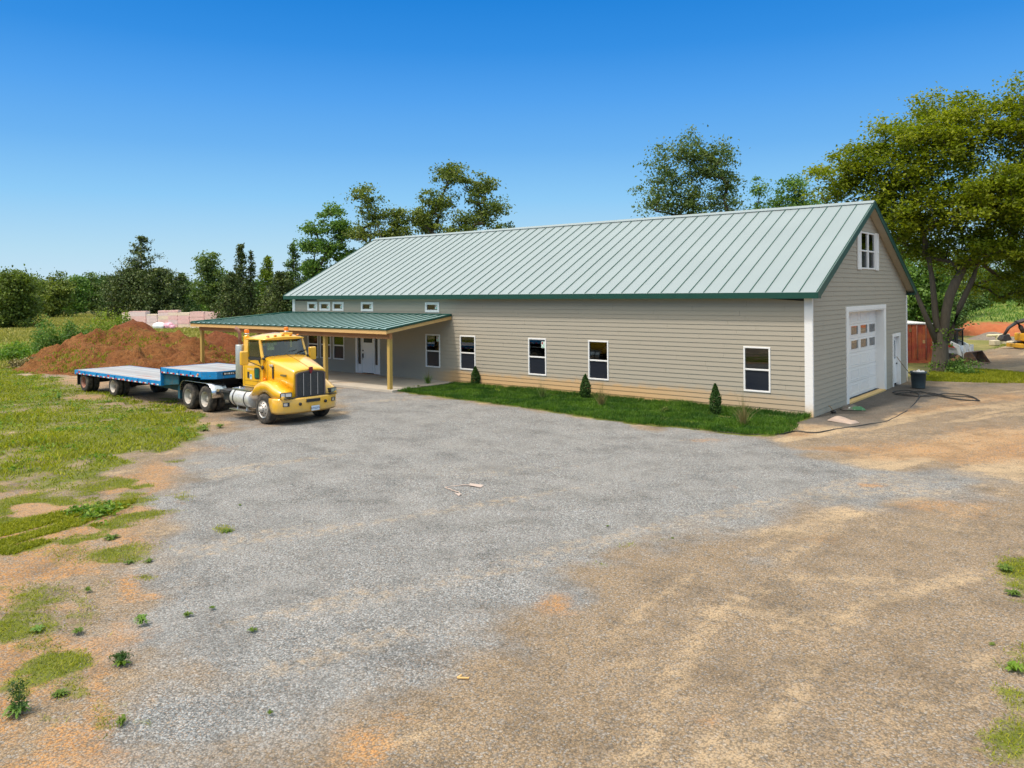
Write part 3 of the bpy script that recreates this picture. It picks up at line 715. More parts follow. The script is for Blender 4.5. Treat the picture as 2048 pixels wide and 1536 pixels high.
g = MB(); g.box(a+.14, b-.14, -.008, -.0005, z1-.62, z1-.25); g.build('door_pane', M['screen'], d_)
g = MB(); g.lathe([(0, 0), (.035, 0), (.035, .04), (0, .045)], 'y', (a+.09, -.045, 1.38), 10); g.box(a+.065, a+.115, -.04, -.0005, .98, 1.22); g.tube([(a+.09, -.04, 1.2), (a+.09, -.09, 1.15), (a+.09, -.09, .95), (a+.09, -.03, .9)], .014, 6); g.build('handle', M['black'], d_)
m = MB(); m.box(x0, x1, -.14, -.0, .105, .135); m.build('door_sill', mat('door_sill_wood', (.35, .17, .07), .6), house)
# orange machine parked inside, seen through the fourth window
mi = MB(); mi.box(-10.3, -8.3, 1.0, 2.6, 1.95, 2.7); mi.lathe([(.0, -.3), (.95, -.3), (1.0, -.1), (1.0, .1), (.95, .3), (0, .3)], 'y', (-8.2, 1.2, 1.0), 20, 1)
o_ = mi.build('orange_machine', [mat('orange_machine_paint', (.75, .20, .03), .4), M['tyre']]); tag(o_, 'orange machine with black tyre parked indoors, seen through the fourth long-wall window', 'machine')
# ---------------------------------------------------------------- porch (wraps the far corner with a hip)
PX0, PX1, PY, PZE, PZW = -35.1, -17.63, -4.3, 2.90, 3.43
pr = MB()
sp_ = (PZW-PZE)/4.3
def PF(xx, yy, dz=0): return (xx, yy, PZE+sp_*(yy-PY)+dz)
xc = -L_
pr.hexa([PF(PX0, PY, -.03), PF(PX1, PY, -.03), PF(PX1, -.04, -.03), PF(xc, -.04, -.03)], [PF(PX0, PY), PF(PX1, PY), PF(PX1, -.04), PF(xc, -.04)])
pr.hexa([(PX0, 10, PZE-.03), (PX0, PY, PZE-.03), (xc-.035, -.04, PZW-.036), (xc-.035, 10, PZW-.03)], [(PX0, 10, PZE), (PX0, PY, PZE), (xc-.035, -.04, PZW-.006), (xc-.035, 10, PZW)])
p_ = pr.build('porch_roof', roofmat('porch_standing_seam', (.22, .33, .33), .33, .9), house)
sm = MB(); n = 32; dx = (PX1-PX0-.06)/n
for i in range(n+1):
    xx = PX0+.03+dx*i; ye = -.06 if xx > xc else PY+(xx-PX0)*(-.04-PY)/(xc-PX0)
    if ye-PY < .15: continue
    sm.hexa([PF(xx-.014, PY+.005, .001), PF(xx+.014, PY+.005, .001), PF(xx+.014, ye, .001), PF(xx-.014, ye, .001)], [PF(xx-.01, PY+.005, .042), PF(xx+.01, PY+.005, .042), PF(xx+.01, ye, .042), PF(xx-.01, ye, .042)])
sm.tube([(PX0+.02, PY+.02, PZE+.03), (xc, -.06, PZW+.035)], .05, 6)
sm.box(xc, PX1, -.10, -.032, PZW+.005, PZW+.05)
sm.box(PX1-.0, PX1+.012, PY, -.03, 0, .001) if False else None
sm.build('standing_seams', M['seam'], p_)
e = MB(); e.box(PX0-.03, PX1+.03, PY-.03, PY-.004, PZE-.055, PZE+.006)
e.add([PF(PX1+.002, PY, -.055), PF(PX1+.03, PY, -.055), PF(PX1+.03, -.032, -.055), PF(PX1+.002, -.032, -.055), PF(PX1+.002, PY, .01), PF(PX1+.03, PY, .01), PF(PX1+.03, -.032, .01), PF(PX1+.002, -.032, .01)], [(3, 2, 1, 0), (4, 5, 6, 7), (0, 1, 5, 4), (1, 2, 6, 5), (2, 3, 7, 6), (3, 0, 4, 7)])
e.build('drip_edge', M['dgreen'], p_)
f = MB(); f.box(PX0+.02, PX1-.02, PY+.0, PY+.04, PZE-.24, PZE-.06); f.build('fascia_board', M['fasciaw'], house)
f = MB(); f.add([PF(PX1-.045, PY+.042, -.22), PF(PX1-.005, PY+.042, -.22), PF(PX1-.005, -.033, -.22), PF(PX1-.045, -.033, -.22), PF(PX1-.045, PY+.042, -.045), PF(PX1-.005, PY+.042, -.045), PF(PX1-.005, -.033, -.045), PF(PX1-.045, -.033, -.045)], [(3, 2, 1, 0), (4, 5, 6, 7), (0, 1, 5, 4), (1, 2, 6, 5), (2, 3, 7, 6), (3, 0, 4, 7)])
f.build('fascia_board', M['fasciaw_y'], house)
f = MB(); f.box(PX0+.02, PX0+.06, PY+.05, 10, PZE-.24, PZE-.06)
f.build('fascia_board', M['fasciaw_y'], house)
BY = -3.92
f = MB(); f.box(-34.6, PX1-.10, BY-.09, BY+.05, PZE-.48, PZE-.16); f.build('beam', M['beam'], house)
f = MB(); f.box(-34.5, -34.36, BY+.07, 9.9, PZE-.48, PZE-.16); f.build('beam', M['beam'], house)
ce = MB(); ce.add([PF(PX0+.1, PY+.08, -.14), PF(PX1-.06, PY+.08, -.14), PF(PX1-.06, -.04, -.14), PF(xc, -.04, -.14), PF(PX0+.1, PY+.08, -.10), PF(PX1-.06, PY+.08, -.10), PF(PX1-.06, -.04, -.10), PF(xc, -.04, -.10)], [(3, 2, 1, 0), (4, 5, 6, 7), (0, 1, 5, 4), (1, 2, 6, 5), (2, 3, 7, 6), (3, 0, 4, 7)])
ce.build('porch_ceiling', M['soffit'], house)
for (xx, yy) in ((-17.86, BY), (-22.62, BY), (-28.5, BY), (-34.42, BY), (-34.42, 5.0), (-34.42, 9.6)):
    f = MB(); f.box(xx-.09, xx+.09, yy-.092, yy+.092, .10, PZE-.48 if yy == BY else PZE-.48); 
    f.build('post', M['post'], house, bevel=.006, seg=1)
f = MB(); f.prism([(-35.0, -4.1), (-17.5, -4.1), (-17.5, -.04), (xc-.04, -.04), (xc-.04, 10), (-35.0, 10)], 'z', -.05, .105); f.build('porch_slab', M['concrete'], house, bevel=.01, seg=1)
# ---------------------------------------------------------------- wheels
def wheel_mesh(parent, name, c, side, r=.51, w=.27, rim='deep', rimmat='alu'):
    """axis along y, side = -1 when the outer face looks to -y"""
    cx, cy, cz = c; s = side; t = MB()
    pr = [(.30, -.5), (.36, -.5), (.42, -.48), (.475, -.44), (.5, -.36), (.51, -.2), (.512, 0), (.51, .2), (.5, .36), (.475, .44), (.42, .48), (.36, .5), (.30, .5)]
    k = r/.512
    t.lathe([(a*k, b*w) for a, b in pr], 'y', (0, 0, 0), 36, caps=False)
    for g in (-.28, -.1, .1, .28):     # tread grooves
        t.lathe([(.5125*k, g*w-.006), (.519*k, g*w-.0055), (.519*k, g*w+.0055+.03), (.5125*k, g*w+.036)], 'y', (0, 0, 0), 36, caps=False)
    o = t.build(name, M['tyre'], parent, loc=c)
    m = MB()
    if rim == 'deep':      # outer of a dual: dished inward
        prof = [(.31*k, s*.5*w), (.285*k, s*.46*w), (.262*k, s*.3*w), (.25*k, -s*.1*w), (.235*k, -s*.28*w), (.14*k, -s*.28*w), (.135*k, -s*.1*w), (.10*k, s*.0*w), (.0, s*.02*w)]
    else:                  # steer wheel, convex disc
        prof = [(.31*k, s*.5*w), (.285*k, s*.46*w), (.27*k, s*.36*w), (.255*k, s*.40*w), (.15*k, s*.62*w), (.145*k, s*.66*w), (.10*k, s*.70*w), (.095*k, s*.95*w), (.0, s*.98*w)]
    m.lathe(prof, 'y', (0, 0, 0), 32, caps=False)
    bk = [(.30*k, -s*.45*w), (0, -s*.35*w)]; m.lathe(bk, 'y', (0, 0, 0), 24, 1, caps=False)
    rr = m.build('rim', [M[rimmat], M['frame']], o)
    h = MB()
    for q in range(10):
        a = 2*math.pi*q/10; rad = .205*k; dy = (s*.515*w if rim != 'deep' else -s*.275*w)
        h.lathe([(0, dy-.006), (.024*k, dy-.006), (.024*k, dy+.006+(.004*s)), (0, dy+.006+.004*s)], 'y', (rad*math.cos(a), 0, rad*math.sin(a)), 8, 0)
        a += .314; rad = .125*k; dy = (s*.66*w if rim != 'deep' else -s*.26*w)
        h.lathe([(.016, dy), (.016, dy+s*.03), (0, dy+s*.03)], 'y', (rad*math.cos(a), 0, rad*math.sin(a)), 6, 0, caps=False)
    h.build('lug_nuts', M['frame'], o)
    return o
# ---------------------------------------------------------------- yellow road tractor (x forward, origin under the steer axle)
TK = empty('tractor_truck', (-14.65, -11.39, 0), R(-2.2), 'yellow day-cab road tractor with two amber beacons, hitched to the blue trailer', 'truck')
Yl = M['yellow']
# hood
def hood_ring(x, hw, zt, ze, zb):
    r = .10
    pts = [(-hw, zb), (-hw, ze-.06), (-hw+.03, ze), (-hw+.12, ze+(zt-ze)*.45), (-hw*.5, ze+(zt-ze)*.85), (0, zt), (hw*.5, ze+(zt-ze)*.85), (hw-.12, ze+(zt-ze)*.45), (hw-.03, ze), (hw, ze-.06), (hw, zb)]
    return [(x, a, b) for a, b in pts]
hd = MB(); hd.loft([hood_ring(-.50, .88, 2.34, 2.24, .95), hood_ring(-.1, .82, 2.25, 2.16, .95), hood_ring(.35, .75, 2.13, 2.05, .93), hood_ring(.75, .69, 2.01, 1.935, .9), hood_ring(.98, .655, 1.93, 1.865, .88), hood_ring(1.04, .64, 1.885, 1.825, .88)])
hd.build('hood', Yl, TK)
m = MB()
for a in range(6):
    pass
m.tube([(-.45, 0, 2.347), (.35, 0, 2.137), (.75, 0, 2.017), (1.0, 0, 1.925)], .006, 4)
m.build('hood_seam', M['frame'], TK)
for s in (-1, 1): m = MB(); m.tube([(-.33, s*.853, 1.0), (-.33, s*.853, 2.2)], .006, 4); m.build('hood_seam', M['frame'], TK)
for s in (-1, 1): m = MB(); m.box(-.04, .02, *sorted((s*.812, s*.842)), 1.55, 1.97); m.build('air_vent', M['frame'], TK)
m = MB(); m.box(-.19, .02, -.86, -.825, 1.985, 2.05); m.build('hood_latch', M['oldwhite'], TK)
# grille
def text(body, size, parent, name, m, loc, rot, ext=.004, align='CENTER'):
    cu = bpy.data.curves.new(name, 'FONT'); cu.body = body; cu.size = size; cu.extrude = ext; cu.align_x = align; cu.align_y = 'CENTER'
    o = bpy.data.objects.new(name, cu); S.collection.objects.link(o)
    me = bpy.data.meshes.new_from_object(o.evaluated_get(bpy.context.evaluated_depsgraph_get())); bpy.data.objects.remove(o)
    me.materials.clear(); me.materials.append(m)
    o = bpy.data.objects.new(name, me); S.collection.objects.link(o); o.parent = parent; o.location = loc; o.rotation_euler = rot; return o
gr = MB(); gp_ = [(-.60, .90), (.60, .90), (.60, 1.74), (.50, 1.80), (0, 1.86), (-.50, 1.80), (-.60, 1.74)]
gr.prism(gp_, 'x', 1.035, 1.06)
g_ = gr.build('grille', mat('grille_mesh', (.10, .10, .10), .5, .5, var=.4, vs=40), TK)
m = MB()
for i in range(7):
    a, b = gp_[i], gp_[(i+1) % 7]; c_ = (0, 1.36)
    ai, bi = [tuple(lerp(q[k], c_[k], .085) for k in (0, 1)) for q in (a, b)]
    m.add([(1.058, *a), (1.058, *b), (1.058, *bi), (1.058, *ai), (1.10, *a), (1.10, *b), (1.085, *bi), (1.085, *ai)], [(3, 2, 1, 0), (4, 5, 6, 7), (0, 1, 5, 4), (1, 2, 6, 5), (2, 3, 7, 6), (3, 0, 4, 7)])
m.build('grille_surround', mat('grille_surround', (.13, .10, .10), .4, .3), g_)
m = MB()
for yy in (-.29, 0, .29): m.box(1.061, 1.078, yy-.011, yy+.011, .98, 1.76)
m.build('grille_bar', M['alu'], g_)
m = MB()
for k in range(26):
    z = .985+k*.031; m.box(1.0605, 1.068, -.54, .54, z, z+.012)
m.build('grille_slats', M['frame'], g_)
m = MB(); m.prism([(-.07, 1.97), (.07, 1.97), (.08, 1.86), (.0, 1.72), (-.08, 1.86)], 'x', 1.062, 1.115); m.build('emblem', mat('emblem_red', (.22, .02, .03), .35, .3), g_, bevel=.008, seg=1)
# bumper
def bump_ring(x, y, dx=.0): return None
pl = []
path = [(-1.23, .36), (-1.24, .70), (-1.20, .88), (-1.05, 1.00), (-.65, 1.15), (-.3, 1.19), (0, 1.20), (.3, 1.19), (.65, 1.15), (1.05, 1.00), (1.20, .88), (1.24, .70), (1.23, .36)]
m = MB(); rings = []
for y, x in path:
    nx_, ny_ = (1, 0) if abs(y) < .9 else ((.75, math.copysign(.66, y)) if abs(y) < 1.21 else (.1, math.copysign(.99, y)))
    def q(o, z): return (x-nx_*(.04-o), y-ny_*(.04-o), z)
    cut = .06 if abs(y) < .9 else .0
    rings.append([q(-.02, .46), q(.01, .40), q(.03, .47), q(.04, .60), q(.04, .88), q(.02, .93), q(-.05, .935), q(-.03, .90)])
m.loft(rings); bu = m.build('bumper', Yl, TK)
m = MB(); m.box(1.17, 1.246, -.26, .28, .76, .86); m.build('bumper_slot', M['dark'], bu)
for y in (-.50, .54): m = MB(); m.lathe([(0, -.03), (.055, -.03), (.055, .012), (0, .014)], 'x', (1.225-abs(y)*.06, y, .72), 12); m.build('tow_hook_hole', M['dark'], bu)
for s in (-1, 1):
    m = MB(); rot = Matrix.Rotation(s*.38, 3, 'Z'); m.box(.96, 1.052, s*.95-.11, s*.95+.11, .665, .805, 0, rot); fo = m.build('fog_lamp', M['frame'], bu)
    m = MB(); m.box(1.046, 1.06, s*.95-.09, s*.95+.04, .685, .785, 0, rot, (1.006, s*.95, .735)); m.build('lens', M['steel'], fo)
m = MB(); m.box(1.243, 1.25, -.09, .24, .45, .62, 0); p_ = m.build('license_plate', mat('plate', (.62, .70, .78), .4, var=.05), bu)
text('AW62376', .092, p_, 'plate_text', mat('plate_ink', (.03, .07, .22), .5), (1.253, .075, .53), (R(90), 0, R(90)), .001)
m = MB(); m.box(.85, 1.13, -1.05, 1.05, .93, .96); m.box(.5, 1.0, -.6, .6, .4, .9); m.build('front_chassis', M['frame'], TK)
# fenders with lamps
for s in (-1, 1):
    # blends from the arch down to the headlamp; profile sections along x
    up = [(-.80, 1.00), (-.74, 1.16), (-.62, 1.31), (-.42, 1.42), (-.18, 1.475), (.10, 1.48), (.34, 1.42), (.55, 1.32), (.75, 1.24), (.90, 1.19), (1.0, 1.13), (1.045, 1.02), (1.05, .92)]
    m = MB(); rings = []
    def low(x):
        rr = .63; d = rr*rr-x*x
        return max(.93, .51+math.sqrt(d)) if d > 0 else .93
    for i, (x, z) in enumerate(up):
        zl = min(low(x), z-.02) if -.62 < x < .62 else min(.93, z-.03)
        yo, yi = 1.215, .60
        if x > .6: yo = lerp(1.215, 1.12, (x-.6)/.45)
        e = .10
        rings.append([(x, s*yi, zl), (x, s*yo, zl), (x, s*(yo+.0), max(zl+.005, z-e)), (x, s*(yo-.03), max(zl+.008, z-.035)), (x, s*(yo-.10), max(zl+.01, z)), (x, s*yi, z+.05)])
    m.loft(rings); m.build('fender', Yl, TK)
    m = MB(); m.box(.62, 1.0, s*.72-.12, s*.72+.38*1, .46, .93) if False else None
    # wheel-side skirt ahead of the tyre
    sk = MB(); sk.prism([(.60, .92), (.66, .70), (.70, .55), (.74, .55), (.76, .92)], 'y', min(s*.70, s*1.10), max(s*.70, s*1.10)); sk.build('splash_panel', M['frame'], TK)
    rot = Matrix.Rotation(s*.42, 3, 'Z'); c_ = (.955, s*.93, 1.06)
    m = MB(); m.box(.84, 1.075, s*.93-.20, s*.93+.20, .985, 1.145, 0, rot, c_); hl = m.build('headlamp', M['frame'], TK, bevel=.015)
    for a, b, mm in ((-.17, .02, 'steel'), (.05, .17, 'steel')):
        a_, b_ = (a, b) if s > 0 else (-b, -a)
        m = MB(); m.box(1.074, 1.084, s*.93+a_, s*.93+b_, 1.01, 1.12, 0, rot, c_); m.build('lamp_lens', mat('lamp_lens', (.75, .77, .8), .12, .6), hl)
# cab : lower body, pillars, roof cap
HW = .95
lo = [(-1.86, 1.16), (-.50, 1.16), (-.50, 2.26), (-1.86, 2.26)]
m = MB(); m.prism(lo, 'y', -HW, HW); m.prism([(-1.80, .96), (-.62, .96), (-.62, 1.157), (-1.80, 1.157)], 'y', -HW+.05, HW-.05)
cab = m.build('cab', Yl, TK, bevel=.035, seg=3)
m = MB()
def pil(a, b, w=.05, d=.05):       # slanted post from a to b
    a, b = Vector(a), Vector(b)
    m.hexa([(a.x-w, a.y-d, a.z), (a.x+w, a.y-d, a.z), (a.x+w, a.y+d, a.z), (a.x-w, a.y+d, a.z)], [(b.x-w, b.y-d, b.z), (b.x+w, b.y-d, b.z), (b.x+w, b.y+d, b.z), (b.x-w, b.y+d, b.z)])
for s in (-1, 1):
    m = MB(); pil((-.56, s*.90, 2.25), (-.78, s*.855, 2.88), .05, .045); m.build('front_pillar', Yl, TK, bevel=.012, seg=2)
    m = MB(); pil((-1.66, s*.90, 2.25), (-1.68, s*.86, 2.88), .14, .045); m.build('rear_pillar', Yl, TK, bevel=.012, seg=2)
m = MB(); m.box(-1.86, -1.80, -.90, .90, 2.22, 2.42); m.box(-1.84, -1.80, -.05, .05, 2.4, 2.88); m.box(-1.86, -1.80, -.88, -.66, 2.4, 2.9); m.box(-1.86, -1.80, .66, .88, 2.4, 2.9); m.box(-1.86, -1.80, -.88, .88, 2.74, 2.9)
m.build('rear_window_frame', Yl, TK, bevel=.012, seg=2)
def rr(x, hw, z, k=0): return [(x, -hw, z-.0), (x, -hw*.97, z+.05*k), (x, -hw*.55, z+.13*k), (x, 0, z+.155*k), (x, hw*.55, z+.13*k), (x, hw*.97, z+.05*k), (x, hw, z), (x, hw*.5, z-.02), (x, 0, z-.02), (x, -hw*.5, z-.02)]
m = MB(); m.loft([rr(-1.88, .86, 2.87, .55), rr(-1.80, .90, 2.87, 1.1), rr(-1.2, .91, 2.88, 1.55), rr(-.85, .90, 2.88, 1.35), rr(-.62, .86, 2.885, .8), rr(-.50, .80, 2.90, .45)])
m.build('cab_roof', Yl, TK)
for y in (-.62, -.32, 0, .32, .62):
    m = MB(); m.lathe([(0, 0), (.06, 0), (.055, .03), (0, .05)], 'z', (-.66, y, 2.985+.045*(1-abs(y))), 10, 0); m.build('marker_light', M['amberdark'], TK)
# windscreen (curved) and gasket
def ws(k, off, zs0, zs1, n=10, inset=0):
    pts = []
    for j in range(2):
        z = (zs0, zs1)[j]; row = []
        for i in range(n+1):
            y = lerp(-.87+inset, .87-inset, i/n)*(1-.035*j); bow = .10*(1-(y/.87)**2)
            x = lerp(-.56, -.78, (z-2.26)/.62)+bow-.02+off; row.append((x, y, z))
        pts.append(row)
    return pts
w0 = ws(0, .045, 2.27, 2.87); n = 10; m = MB()
V_ = w0[0]+w0[1]; m.add(V_, [(i, i+1, n+2+i, n+1+i) for i in range(n)], 0, True)
glass = m.build('windscreen', M['cabglass'], TK)
m = MB(); m.tube(w0[0]+w0[1][::-1]+[w0[0][0]], .022, 6); m.build('windscreen_gasket', M['black'], TK)
m = MB()
for y in (-.15, .35): m.tube([(-.47, y, 2.30), (-.50, y+.28, 2.42), (-.51, y+.5, 2.46)], .010, 5); m.tube([(-.49, y+.12, 2.34), (-.53, y+.62, 2.47)], .012, 5)
m.build('wiper', M['black'], TK)
m = MB(); 
for s in (-1, 1): 
    y = s*.885
    m.prism([(-1.50, 2.24), (-.66, 2.20), (-.80, 2.82), (-1.50, 2.80)], 'y', min(y, y+s*.006), max(y, y+s*.006))
m.build('side_window', M['cabglass'], TK)
m = MB()
for s in (-1, 1):
    y0, y1 = sorted((s*.925, s*.958))
    m.prism([(-1.52, 2.17), (-.76, 2.17), (-.66, 2.05), (-.62, 2.05), (-.60, 2.30), (-.64, 2.32), (-.78, 2.27), (-1.52, 2.27)], 'y', y0, y1)
m.build('window_gasket', M['black'], TK)
m = MB(); m.box(-1.845, -1.835, -.66, -.05, 2.42, 2.74); m.box(-1.845, -1.835, .05, .66, 2.42, 2.74); m.build('rear_window', M['glass'], TK)
m = MB()
for y in (-.45, .45):
    m.box(-1.55, -1.05, y-.25, y+.25, 2.0, 2.3); m.box(-1.60, -1.45, y-.24, y+.24, 2.2, 2.62); m.box(-1.58, -1.50, y-.13, y+.13, 2.6, 2.76)
m.box(-.62, -.5, -.84, .84, 2.262, 2.33)
m.lathe([(.17, -.015), (.19, 0), (.17, .015)], 'x', (-.78, .45, 2.38), 20)
m.build('cab_interior', mat('cab_interior', (.05, .06, .07), .7), TK)
# door details
m = MB(); 
for s in (-1, 1):
    for (a, b) in (((-1.70, 1.24), (-1.70, 2.22)), ((-.60, 1.24), (-.60, 2.05)), ((-1.70, 1.24), (-.60, 1.24)), ((-1.70, 1.40), (-.62, 1.40))): m.tube([(a[0], s*.951, a[1]), (b[0], s*.951, b[1])], .006, 4)
m.build('door_seam', mat('dark_seam_line', (.12, .06, .01), .8), TK)  # thin dark lines along the door joints
m = MB(); m.prism([(-1.02, 1.55), (-.98, 1.49), (-.70, 1.49), (-.66, 1.55), (-.66, 1.85), (-.72, 1.90), (-.98, 1.90), (-1.03, 1.85)], 'y', -.962, -.951); k_ = m.build('peep_window', M['black'], TK)
m = MB(); m.prism([(-.98, 1.56), (-.96, 1.53), (-.72, 1.53), (-.70, 1.56), (-.70, 1.83), (-.74, 1.86), (-.96, 1.86), (-.99, 1.83)], 'y', -.966, -.9625); m.build('pane', mat('peep_glass', (.02, .12, .09), .08, var=.5, vs=6), k_)
m = MB(); m.box(-1.50, -1.38, -.965, -.951, 1.50, 1.72); m.build('handle', M['frame'], TK)
m = MB(); m.box(-1.34, -1.20, -.957, -.951, 1.46, 1.64); m.build('door_sticker', mat('door_sticker', (.55, .68, .72), .5, var=.3, vs=20), TK)
m = MB(); m.box(-1.30, -1.23, -.959, -.9575, 1.55, 1.62); m.build('door_sticker', mat('door_sticker_blue', (.04, .20, .42), .5), TK)
tm = mat('door_lettering', (.80, .62, .36), .5)
m = MB(); x = -1.56; rs = random.Random(8)      # worn, no longer legible lettering in two rows
while x < -1.02: w = rs.uniform(.035, .06); m.box(x, x+w*.8, -.9545, -.951, 1.945+rs.uniform(0, .01), 2.045); x += w+.012
x = -1.50
while x < -1.06: w = rs.uniform(.03, .05); m.box(x, x+w*.8, -.9545, -.951, 1.79, 1.86); x += w+.02
m.build('door_lettering', tm, TK)
m = MB(); m.box(.32, .68, -.752, -.722, 1.66, 1.72); m.build('hood_badge', mat('badge_grey', (.20, .17, .08), .4, .3, var=.5, vs=60), TK)
m = MB(); m.lathe([(.0, 0), (.065, 0), (.055, -.05), (0, -.06)], 'y', (-.44, -.87, 1.50), 12); m.build('turn_signal', M['orange'], TK)
m = MB(); m.lathe([(.0, 0), (.065, 0), (.055, .05), (0, .06)], 'y', (-.44, .87, 1.50), 12); m.build('turn_signal', M['orange'], TK)
# mirrors
for s in (-1, 1):
    m = MB(); X0 = -.92; yy = s*1.42
    m.box(X0-.06, X0+.07, yy-.15, yy+.15, 2.02, 2.52)
    mi = m.build('mirror', Yl, TK, bevel=.045, seg=3)
    m = MB(); m.box(X0-.066, X0-.061, yy-.12, yy+.12, 2.08, 2.47); m.build('mirror_glass', M['steel'], mi)
    m = MB(); m.tube([(X0, s*1.28, 2.18), (-.46, s*.90, 2.24)], .016, 6); m.tube([(X0, s*1.28, 2.16), (-.48, s*.93, 1.93)], .016, 6)
    m.blob((-.46, s*.91, 2.24), (.07, .04, .05), 1, 8, 5, .02); m.blob((-.48, s*.95, 1.92), (.075, .04, .075), 2, 8, 5, .02); m.build('mirror_arm', M['black'], mi)
# exhaust stack with heat shield, air cleaner pedestal, beacons
m = MB(); m.lathe([(.15, 1.44), (.16, 1.46), (.16, 2.66), (.15, 2.68), (0, 2.69)], 'z', (-2.06, -.93, 0), 20); st = m.build('exhaust_stack', mat('heat_shield', (.50, .52, .50), .45, .6, var=.2, vs=30), TK)
m = MB(); m.tube([(-2.06, -.93, 2.6), (-2.06, -.93, 3.02), (-2.06, -.95, 3.14), (-2.11, -1.0, 3.24), (-2.17, -1.05, 3.30)], [.065, .065, .068, .07, .072], 12); m.build('exhaust_pipe', M['rustrim'], st)
m = MB(); m.box(-1.965, -1.80, -.86, -.66, 2.10, 3.00); m.tube([(-1.88, -.76, 2.98), (-1.88, -.76, 3.05)], [.11, .06], 12); m.build('beacon_bracket', Yl, TK, bevel=.03, seg=2)
def beacon(x, y, z, nm='beacon'):
    m = MB(); m.lathe([(0, 0), (.075, 0), (.085, .02), (.085, .05), (.07, .055)], 'z', (x, y, z), 18); b = m.build(nm, M['alu'], TK)
    m = MB(); m.lathe([(.083, .055), (.085, .07), (.085, .17), (.078, .19), (0, .195)], 'z', (x, y, z), 18); m.build('beacon_lens', M['orange'], b)
beacon(-1.88, -.76, 3.05); beacon(-.92, .30, 3.12)
m = MB(); m.box(-1.04, -.80, .1, .5, 3.03, 3.12); m.build('beacon_bracket', Yl, TK, bevel=.02)
# chassis, tank, steps, fifth wheel
m = MB()
for s in (-1, 1): m.box(-6.3, .9, s*.43-.05, s*.43+.05, .62, .90)
for x in (-6.2, -5.0, -3.4, -2.4, -.9): m.box(x-.06, x+.06, -.40, .40, .66, .86)
m.box(-1.9, .3, -.4, .4, .5, .95); m.tube([(0, -1.0, .51), (0, 1.0, .51)], .07, 8)
for x in (-4.22, -5.59): m.tube([(x, -1.0, .51), (x, 1.0, .51)], .11, 8); m.blob((x, 0, .52), (.26, .24, .24), 4, 10, 6, .03); m.box(x-.5, x+.5, -.62, -.52, .5, .58); m.box(x-.5, x+.5, .52, .62, .5, .58)
m.tube([(-1.5, .1, .6), (-4.0, 0, .55)], .06, 8)
m.build('chassis', M['frame'], TK)
m = MB(); m.box(-3.2, -1.95, -.62, .62, .93, .97); m.build('deck_plate', M['alu'], TK)
m = MB(); m.box(-4.9, -4.75, -.5, .5, .91, 1.20); m.prism([(-5.5, 1.16), (-4.55, 1.21), (-4.2, 1.24), (-4.2, 1.18), (-5.5, 1.10)], 'y', -.48, .48); m.build('fifth_wheel', M['frame'], TK)
for s in (-1, 1):
    m = MB(); m.lathe([(0, -.66), (.30, -.66), (.33, -.63), (.335, -.6), (.335, .6), (.33, .63), (.30, .66), (0, .66)], 'x', (-1.62, s*.93, .76), 28); tk = m.build('fuel_tank', mat('tank_painted_white', (.60, .60, .58), .35, .35, var=.15, vs=5, dirt=((.35, .30, .25), .2, 6)) if s < 0 else M['alu'], TK)
    for x in (-2.02, -1.25):
        m = MB(); m.lathe([(.342, -.03), (.348, -.025), (.348, .025), (.342, .03)], 'x', (x, s*.93, .76), 28, caps=False); m.build('tank_strap', M['frame'], tk)
    m = MB(); m.box(-2.24, -1.0, s*1.02-.14, s*1.02+.14, 1.06, 1.10); m.box(-2.2, -1.05, s*1.20-.10, s*1.20+.10, .335, .37); m.box(-1.95, -1.9, s*1.1-.03, s*1.1+.03, .35, .5); m.box(-1.3, -1.25, s*1.1-.03, s*1.1+.03, .35, .5); m.build('step', M['alu'], tk)
    m = MB(); m.lathe([(0, 0), (.05, 0), (.05, .05), (0, .055)], 'z', (-1.95, s*1.0, 1.09), 12); m.build('filler_cap', M['steel'], tk)
    m = MB(); m.box(-3.05, -2.35, s*1.03-.2, s*1.03+.2, .90, .985); m.box(-2.98, -2.42, s*.9-.2, s*.9+.2, .60, .90); m.build('battery_box', M['alu'] if s > 0 else M['frame'], TK)
    # stainless full fender over the drive wheels
    top = []; 
    for a in range(0, 10): 
        th = math.pi*.5-a*math.pi/2*.1; 
    outer = [(-6.22, .72), (-6.21, .90), (-6.12, 1.04), (-5.98, 1.12), (-5.7, 1.145), (-4.1, 1.145), (-3.88, 1.11), (-3.70, 1.01), (-3.62, .88), (-3.58, .60)]
    m = MB(); rings = []
    for k, (x, z) in enumerate(outer):
        c_ = Vector((-4.9, .51)); d = (Vector((x, z))-c_).normalized()*.018
        rings.append([(x, s*.62, z), (x, s*1.235, z), (x-d.x*1.5, s*1.245, z-d.y*1.8), (x-d.x, s*1.22, z-d.y), (x-d.x, s*.62, z-d.y)])
    m.loft(rings); m.build('drive_fender', M['steel'], TK)
    wheel_mesh(TK, 'wheel', (0, s*1.10, .52), s, .53, .28, 'convex', 'rim')
    for x in (-4.22, -5.59):
        wheel_mesh(TK, 'wheel', (x, s*1.09, .51), s, .51, .26, 'deep', 'oldwhite'); wheel_mesh(TK, 'inner_wheel', (x, s*.76, .51), -s, .51, .26, 'deep', 'frame')
m = MB(); m.tube([(-1.9, -.2, 1.9), (-2.3, -.25, 1.4), (-2.8, -.3, 1.25), (-3.6, -.2, 1.5), (-4.3, -.15, 1.45)], .018, 6); m.tube([(-1.9, .1, 1.95), (-2.4, .1, 1.3), (-3.1, .05, 1.3), (-4.3, .0, 1.42)], .018, 6); m.build('air_line', M['black'], TK)

